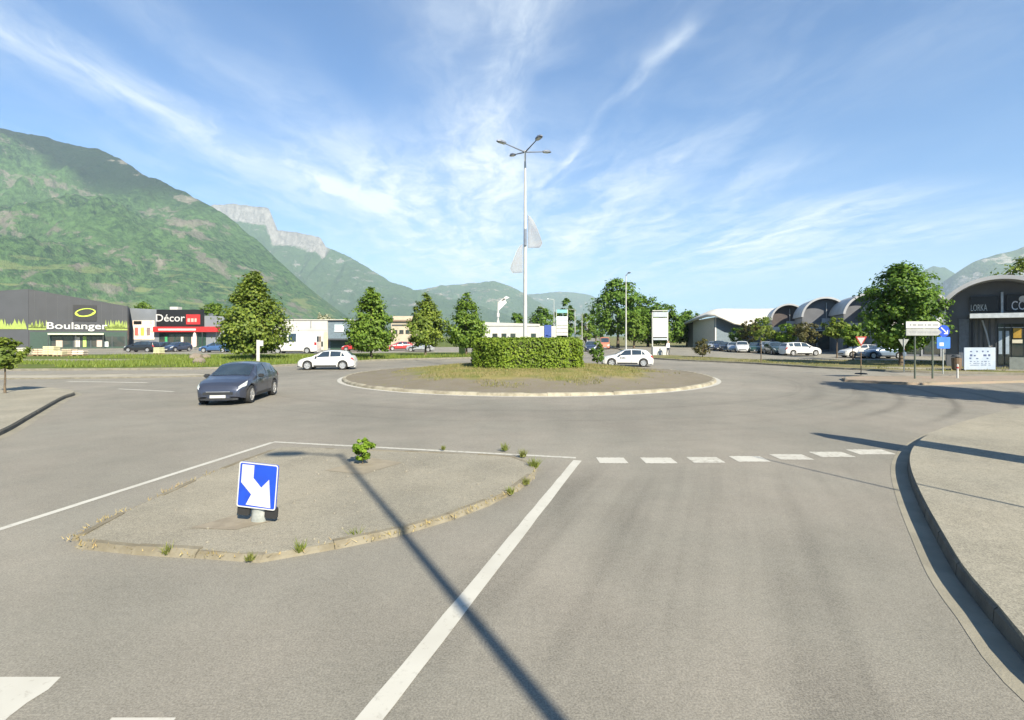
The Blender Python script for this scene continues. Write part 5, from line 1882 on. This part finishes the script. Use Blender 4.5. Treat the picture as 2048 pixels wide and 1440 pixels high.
# distant mast with white sails
dm = 150.0
ms = empty('banner_mast', (PX(996, dm), dm, 0.13), 0, 'distant white mast with slanting white pennants left of the lamp mast', 'mast')
MB().tube([(0, 0, -0.1), (0, 0, PZ(605, dm))], [0.30, 0.2], 8).build('pole', M_POLE, ms)
for k, (z0, z1, w) in enumerate(((622, 600, 2.6), (606, 596, 3.4))):
    MB().plate([(0.25, PZ(z0, dm)), (w, PZ((z0 + z1) / 2 - 5, dm)), (w * 0.7, PZ(z1 - 3, dm)), (0.25, PZ(z1 + 8, dm))], -0.05, 0.05).build('pennant', M_WHITE_REFL, ms)
for z in (630, 645):
    MB().lathe([(0.24, PZ(z, dm) - 0.8), (0.45, PZ(z, dm) - 0.7), (0.45, PZ(z, dm) + 0.4), (0.24, PZ(z, dm) + 0.5)], 8).build('collar', M_WHITE_REFL, ms)
yb = empty('yellow_container', (PX(924, 66), 66, 0.13), R(10), 'yellow green container on the grass left of the hedge', 'container')
MB().box((0, 0, 0.55), (0.75, 0.9, 1.1)).build('body', pmat('yellow_green_plastic', (0.50, 0.52, 0.12), 0.6), yb)
MB().box((0, 0, 1.15), (0.82, 0.98, 0.1)).build('lid', pmat('yellow_green_plastic', (0.50, 0.52, 0.12), 0.6), yb)
# feather flags before the shops
for px, d, c, lab in ((647, 72, (0.62, 0.45, 0.30), 'tan feather flag before the white building'), (386, 90, (0.66, 0.52, 0.46), 'pinkish feather flag at the red awning')):
    f_ = empty('feather_flag', (PX(px, d), d, 0.134), 0, lab, 'flag')
    MB().tube([(0, 0, -0.02), (0, 0, 2.4), (0.1, 0, 2.9), (0.35, 0, 3.05)], 0.025, 6).build('pole', M_POLE, f_)
    MB().plate([(0.03, 0.4), (0.6, 0.55), (0.62, 2.2), (0.5, 2.85), (0.3, 3.0), (0.1, 2.85), (0.03, 2.4)], -0.006, 0.006).build('cloth', pmat('flag_%d' % px, c, 0.7), f_)

# pallets of garden goods before the dark shop
M_WOOD = pmat('pallet_wood', (0.28, 0.20, 0.12), 0.8)
GG = 'pallets of pale goods before the dark shop'
for i, (px, d, w, h, c, lab) in enumerate((
        (47, 60, 1.2, 1.0, (0.50, 0.50, 0.38), 'pallet of pale sacks behind the young pavement tree'),
        (82, 61, 1.3, 0.85, (0.50, 0.40, 0.30), 'pallet of tan goods right of the young pavement tree'),
        (103, 61, 1.4, 1.15, (0.62, 0.58, 0.36), 'tallest pallet of cream sacks before the dark shop'),
        (121, 60, 1.0, 0.6, (0.58, 0.52, 0.34), 'low pallet right of the cream sacks'),
        (139, 62, 1.3, 0.8, (0.46, 0.38, 0.28), 'pallet of brown goods before the middle of the shop front'),
        (160, 61, 1.3, 0.65, (0.56, 0.48, 0.40), 'low pallet of pinkish goods before the shop front'),
        (318, 66, 0.9, 0.9, (0.55, 0.55, 0.34), 'single pallet of cream goods before the grey shop'))):
    p_ = empty('goods_pallet', (PX(px, d), d, 0.13), R(12 * math.sin(i * 3)), lab, 'pallet', GG)
    for k in range(3):
        MB().bbox((-w / 2 + k * (w / 2 - 0.06), -0.5, 0), (-w / 2 + 0.12 + k * (w / 2 - 0.06), 0.5, 0.12)).build('bearer', M_WOOD, p_)
    MB().bbox((-w / 2, -0.5, 0.121), (w / 2, 0.5, 0.145)).build('deck', M_WOOD, p_)
    nl = max(2, int(h / 0.22))
    mt = pmat('goods_%d' % i, c, 0.8)
    for l in range(nl):
        for k in range(2):
            me = MB().box((0, 0, 0), (w * 0.48, 0.95, (h - 0.15) / nl * 0.94)).mesh('sack', mt)
            bm = bmesh.new(); bm.from_mesh(me)
            bmesh.ops.bevel(bm, geom=bm.edges[:], offset=0.05, segments=2, affect='EDGES')
            bm.to_mesh(me); bm.free()
            s_ = link(bpy.data.objects.new('sack', me), p_)
            s_.location = (-w * 0.245 + k * w * 0.49, rngb.uniform(-0.03, 0.03), 0.147 + (l + 0.5) * (h - 0.15) / nl)
# boulders at the car park entrance
GB = 'boulders at the left car park entrance'
for px, py, r, lab in ((398, 727, 0.5, 'pale front boulder on the grass by the blue parked car'), (392, 719, 0.6, 'larger pinkish boulder behind the front one'), (411, 717, 0.45, 'small boulder right of the pinkish one')):
    d = 2370 / (py - 672)
    bm = bmesh.new()
    bmesh.ops.create_icosphere(bm, subdivisions=3, radius=r)
    for v_ in bm.verts:
        n_ = mnoise.fractal(v_.co * 1.6 + Vector((px, 0, 0)), 0.8, 2.0, 4)
        v_.co *= 1 + 0.22 * n_
        v_.co.z *= 0.72
    me = bpy.data.meshes.new('boulder')
    bm.to_mesh(me); bm.free()
    me.materials.append(pmat('boulder_stone', (0.19, 0.16, 0.125), 0.9, col2=(0.15, 0.125, 0.10), scale=2, bump=0.5, bscale=8))
    o = link(bpy.data.objects.new('boulder', me))
    o.location = (PX(px, d), d, 0.13 + r * 0.4)
    tag(o, lab, 'boulder', GB)

# person by the white framed totem
def person(x, y, z, rz, label):
    o = empty('person', (x, y, z), rz, label, 'person')
    J = {'pelvis': (0, 0, .95), 'spine': (0, 0, 1.15), 'chest': (0, -.01, 1.36), 'neck': (0, 0, 1.50), 'head0': (0, -.02, 1.58), 'head': (0, -.02, 1.70), 'crown': (0, 0, 1.77),
         'hl': (.10, 0, .90), 'kl': (.12, -.05, .50), 'al': (.12, 0.02, .09), 'tl': (.13, -.14, .04), 'hr': (-.10, 0, .90), 'kr': (-.12, .03, .50), 'ar': (-.13, .10, .09), 'tr': (-.14, -.05, .04),
         'sl': (.19, 0, 1.42), 'el': (.25, .03, 1.14), 'wl': (.25, -.08, .90), 'fl': (.25, -.11, .80), 'sr': (-.19, 0, 1.42), 'er': (-.25, .03, 1.14), 'wr': (-.25, -.08, .90), 'fr': (-.25, -.11, .80)}
    Rd = dict(pelvis=.15, spine=.14, chest=.16, neck=.06, head0=.08, head=.105, crown=.06, hl=.10, kl=.065, al=.05, tl=.035, hr=.10, kr=.065, ar=.05, tr=.035,
              sl=.07, el=.05, wl=.035, fl=.03, sr=.07, er=.05, wr=.035, fr=.03)
    Ed = [('pelvis', 'spine'), ('spine', 'chest'), ('chest', 'neck'), ('neck', 'head0'), ('head0', 'head'), ('head', 'crown'), ('pelvis', 'hl'), ('hl', 'kl'), ('kl', 'al'), ('al', 'tl'),
          ('pelvis', 'hr'), ('hr', 'kr'), ('kr', 'ar'), ('ar', 'tr'), ('chest', 'sl'), ('sl', 'el'), ('el', 'wl'), ('wl', 'fl'), ('chest', 'sr'), ('sr', 'er'), ('er', 'wr'), ('wr', 'fr')]
    names = list(J)
    me = bpy.data.meshes.new('body')
    me.from_pydata([J[k] for k in names], [(names.index(a), names.index(b)) for a, b in Ed], [])
    ob = bpy.data.objects.new('body', me)
    link(ob, o)
    sk = ob.modifiers.new('skin', 'SKIN')
    for i, k in enumerate(names):
        me.skin_vertices[0].data[i].radius = (Rd[k], Rd[k] * (0.75 if k in ('pelvis', 'spine', 'chest') else 1))
        me.skin_vertices[0].data[i].use_root = (k == 'pelvis')
    sub = ob.modifiers.new('sub', 'SUBSURF')
    sub.levels = sub.render_levels = 2
    m, nt, p = new_mat('clothed_person')
    tcn = nt.nodes.new('ShaderNodeTexCoord')
    _, _, z_ = separate(nt, tcn.outputs['Object'])
    c = mix(nt, z_.step(0.955, 0.965), (0.02, 0.025, 0.04), (0.68, 0.68, 0.68))
    c = mix(nt, z_.step(1.495, 1.505), c, (0.45, 0.28, 0.20))
    c = mix(nt, z_.step(1.71, 1.73), c, (0.04, 0.03, 0.02))
    c = mix(nt, z_.step(0.07, 0.065), c, (0.03, 0.03, 0.03))
    nt.links.new(c, p.inputs['Base Color'])
    p.inputs['Roughness'].default_value = 0.8
    me.materials.append(m)


person(PX(1336, 62.5), 62.5, 0.13, R(30), 'person in white top and dark trousers beside the white framed totem')

# ------------------------------------------------------------------ mountains
def mountain_mat(name, forest, forest2, rock, band_lo, band_hi, rock_amt, top_rock=0.0, patch_scale=0.0035, crest_shade=0.0, meadow=0.0):
    m, nt, p = new_mat(name)
    pos = nt.nodes.new('ShaderNodeNewGeometry').outputs['Position']
    x, y, z = separate(nt, pos)
    at = nt.nodes.new('ShaderNodeAttribute')
    at.attribute_name = 'fall'
    fall = E(nt, at.outputs['Fac'])
    trees = tex(nt, pos, 0.035, 8, 0.85).step(0.40, 0.60)
    glade = tex(nt, pos, 0.0028, 5, 0.6).step(0.35, 0.7)
    colr = mix(nt, trees, forest, forest2)
    colr = mix(nt, glade * 0.40, colr, tuple(c * f for c, f in zip(forest2, (1.25, 1.25, 1.2))))
    low = tex(nt, combine(nt, x * 0.6, y, z * 6.0), 0.006, 4, 0.6).step(0.55, 0.62) * (z * -1.0).step(-330.0, -180.0) * z.step(40.0, 120.0)
    colr = mix(nt, low * meadow, colr, (0.17, 0.20, 0.075))
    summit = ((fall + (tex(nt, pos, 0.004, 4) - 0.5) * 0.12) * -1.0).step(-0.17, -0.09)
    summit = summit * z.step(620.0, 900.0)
    colr = mix(nt, summit * crest_shade, colr, tuple(c * 0.5 for c in forest))  # crest darkened in colour for the shade of its turned-away plateau
    n1 = tex(nt, combine(nt, x * 1.0, y * 0.8, z * 2.3), patch_scale, 7, 0.68)
    n2 = tex(nt, combine(nt, x * 1.0, y * 1.0, z * 0.6), 0.012, 8, 0.72)
    h = fall.step(band_lo - 0.10, band_lo) * (fall * -1.0).step(-band_hi - 0.12, -band_hi)
    mask = ((n1 + (n2 - 0.5) * 0.62) + h * rock_amt).step(0.595, 0.645) * (trees * -0.45 + 1.0)
    if top_rock:
        edge = fall + (n2 - 0.5) * 0.10
        cut = nt.nodes.new('ShaderNodeAttribute')
        cut.attribute_name = 'cliff'
        mask = mask.m('MAXIMUM', (edge * -1.0).step(-top_rock - 0.02, -top_rock) * E(nt, cut.outputs['Fac']))
    rk_ = mix(nt, tex(nt, combine(nt, x, y, z * 0.35), 0.03, 5, 0.7).step(0.3, 0.7), rock, tuple(c * 0.55 for c in rock))
    nt.links.new(mix(nt, mask, colr, rk_), p.inputs['Base Color'])
    p.inputs['Roughness'].default_value = 1.0
    p.inputs['Specular IOR Level'].default_value = 0.0
    b = nt.nodes.new('ShaderNodeBump')
    b.inputs['Strength'].default_value = 1.0
    b.inputs['Distance'].default_value = 26.0
    nt.links.new((tex(nt, pos, 0.03, 6, 0.75) + tex(nt, pos, 0.006, 4) * 2.0).s, b.inputs['Height'])
    nt.links.new(b.outputs[0], p.inputs['Normal'])
    return m


def mountain(name, skyline, run, mat, nu=150, nv=60, shape=1.25, rough=0.10, seed=0, cliff=None, skew=0.0, back=1500):
    """ridge given by picture points and distances, falling towards -y over 'run' metres"""
    sk = sorted(skyline)
    px = np.array([s[0] for s in sk], float)
    us = np.linspace(px[0], px[-1], nu)
    py = np.interp(us, px, [s[1] for s in sk])
    dd_ = np.interp(us, px, [s[2] for s in sk])
    vs, fs, fall, clf = [], [], [], []
    rows = nv + 5
    for i in range(nu):
        d = dd_[i]
        X, Z = PX(us[i], d), PZ(py[i], d)
        Z += 14 * mnoise.fractal(Vector((X * 0.006, seed, 0)), 0.7, 2.0, 5) * min(1, Z / 300)
        c = 0.0 if cliff is None else float(np.interp(us[i], [cliff[0] - 12, cliff[0], cliff[1], cliff[1] + 12], [0, 1, 1, 0]))
        hfrac = max(0.15, min(1.0, Z / 500))
        for j in range(rows):
            if j < 5:       # far side
                t = (5 - j) / 5
                vs.append((X, d + back * t, Z * (1 - t) - 5 * t))
                fall.append(0.0)
            else:
                t = (j - 5) / (nv - 1)
                te = t
                if c > 0:       # a sheer step right below the crest
                    drop = cliff[2] * c
                    prof = (1 - drop * min(1, t / 0.03)) * (1 - max(0, t - 0.03) / 0.97) ** shape if t > 0 else 1.0
                else:
                    prof = (1 - t) ** shape
                wx = X + skew * run * hfrac * t
                wy = d - run * (0.35 + 0.65 * hfrac) * t
                nz = mnoise.fractal(Vector((wx * 0.0016, wy * 0.0016, seed)), 0.9, 2.1, 6)
                rdg = 1 - abs(mnoise.fractal(Vector((wx * 0.0030, wy * 0.0007, seed + 9)), 0.8, 2.1, 6))
                amp = math.sin(math.pi * min(1, t * 1.02)) ** 0.8 * Z * rough
                z = Z * prof + amp * (nz * 0.9 + (rdg - 0.75) * 0.9)
                vs.append((wx, wy, max(z, -4 + 0.0 * t) if t < 0.99 else -6))
                fall.append(t)
            clf.append(c)
    for i in range(nu - 1):
        for j in range(rows - 1):
            a = i * rows + j
            fs.append((a, a + 1, a + rows + 1, a + rows))
    o = MB().add(vs, fs).build(name, mat, smooth=180)
    for an, data in (('fall', fall), ('cliff', clf)):
        at = o.data.attributes.new(an, 'FLOAT', 'POINT')
        at.data.foreach_set('value', data)
    return structure(o)


FOREST, FOREST2 = (0.008, 0.030, 0.013), (0.080, 0.150, 0.050)
MM1 = mountain_mat('near_mountain', FOREST, FOREST2, (0.225, 0.205, 0.165), 0.17, 0.60, 0.045, crest_shade=0.9, meadow=0.8)
MM2 = mountain_mat('cliff_mountain', (0.028, 0.058, 0.024), (0.055, 0.095, 0.035), (0.27, 0.26, 0.24), 0.2, 0.5, 0.0, top_rock=0.040)
MM3 = mountain_mat('far_hill', (0.030, 0.062, 0.024), (0.06, 0.10, 0.035), (0.30, 0.26, 0.20), 0.3, 0.7, 0.0)
MM5 = mountain_mat('right_mountain', (0.040, 0.065, 0.026), (0.08, 0.115, 0.045), (0.46, 0.42, 0.36), 0.05, 0.5, 0.08)
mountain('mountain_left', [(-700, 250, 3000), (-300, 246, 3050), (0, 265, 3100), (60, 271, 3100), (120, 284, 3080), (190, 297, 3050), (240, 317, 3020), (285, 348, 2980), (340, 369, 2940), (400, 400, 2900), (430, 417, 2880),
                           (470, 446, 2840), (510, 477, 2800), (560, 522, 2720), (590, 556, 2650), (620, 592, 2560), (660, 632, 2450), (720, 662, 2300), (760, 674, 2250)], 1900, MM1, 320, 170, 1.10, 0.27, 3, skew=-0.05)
mountain('mountain_cliff', [(330, 440, 5875), (400, 420, 5812), (428, 409, 5750), (470, 407, 5725), (500, 412, 5700), (538, 416, 5675), (546, 442, 5662), (552, 460, 5650), (600, 466, 5600), (640, 474, 5562), (652, 494, 5550), (700, 514, 5500),
                            (740, 538, 5437), (780, 562, 5375), (830, 580, 5312), (870, 588, 5250), (930, 602, 5125), (1000, 625, 5000), (1080, 660, 4875)], 1700, MM2, 220, 70, 1.2, 0.14, 8, cliff=(405, 652, 0.13))
mountain('hill_middle', [(730, 640, 7000), (800, 592, 7000), (832, 582, 7000), (880, 571, 7000), (930, 568, 7000), (985, 562, 7000), (1012, 568, 7000), (1040, 582, 6937), (1075, 603, 6875), (1110, 625, 6812), (1180, 665, 6750)], 1600, MM3, 110, 50, 1.2, 0.10, 15)
mountain('hill_far', [(960, 610, 9840), (1040, 590, 9840), (1090, 586, 9840), (1120, 583, 9840), (1150, 585, 9840), (1180, 590, 9840), (1215, 604, 9720), (1270, 628, 9600), (1340, 650, 9480), (1420, 665, 9360)], 2200, MM3, 90, 40, 1.2, 0.08, 21)
mountain('mountain_right_far', [(1680, 640, 6720), (1760, 590, 6720), (1830, 550, 6720), (1866, 532, 6720), (1890, 535, 6720), (1920, 552, 6660), (1960, 580, 6600), (2040, 630, 6480)], 1700, MM3, 80, 40, 1.2, 0.1, 27)
mountain('mountain_right', [(1860, 640, 5200), (1885, 600, 5200), (1905, 560, 5200), (1925, 537, 5200), (1950, 522, 5200), (2000, 508, 5200), (2048, 494, 5200), (2200, 450, 5200), (2500, 430, 5200), (2900, 440, 5200)], 1600, MM5, 110, 60, 1.15, 0.11, 33)

# ------------------------------------------------------------------ haze
hz_box = MB().bbox((-13500, -2500, -9), (13500, 13500, 1600)).build('haze', None)
hm = bpy.data.materials.new('haze')
hm.use_nodes = True
hn = hm.node_tree
hn.nodes.clear()
pv = hn.nodes.new('ShaderNodeVolumePrincipled')
pv.inputs['Color'].default_value = (0.66, 0.84, 1.0, 1)
pv.inputs['Density'].default_value = 0.00008
pv.inputs['Anisotropy'].default_value = 0.0
ho = hn.nodes.new('ShaderNodeOutputMaterial')
hn.links.new(pv.outputs[0], ho.inputs['Volume'])
hz_box.data.materials.append(hm)
tag(hz_box, 'thin blue summer haze filling the valley', kind='stuff')
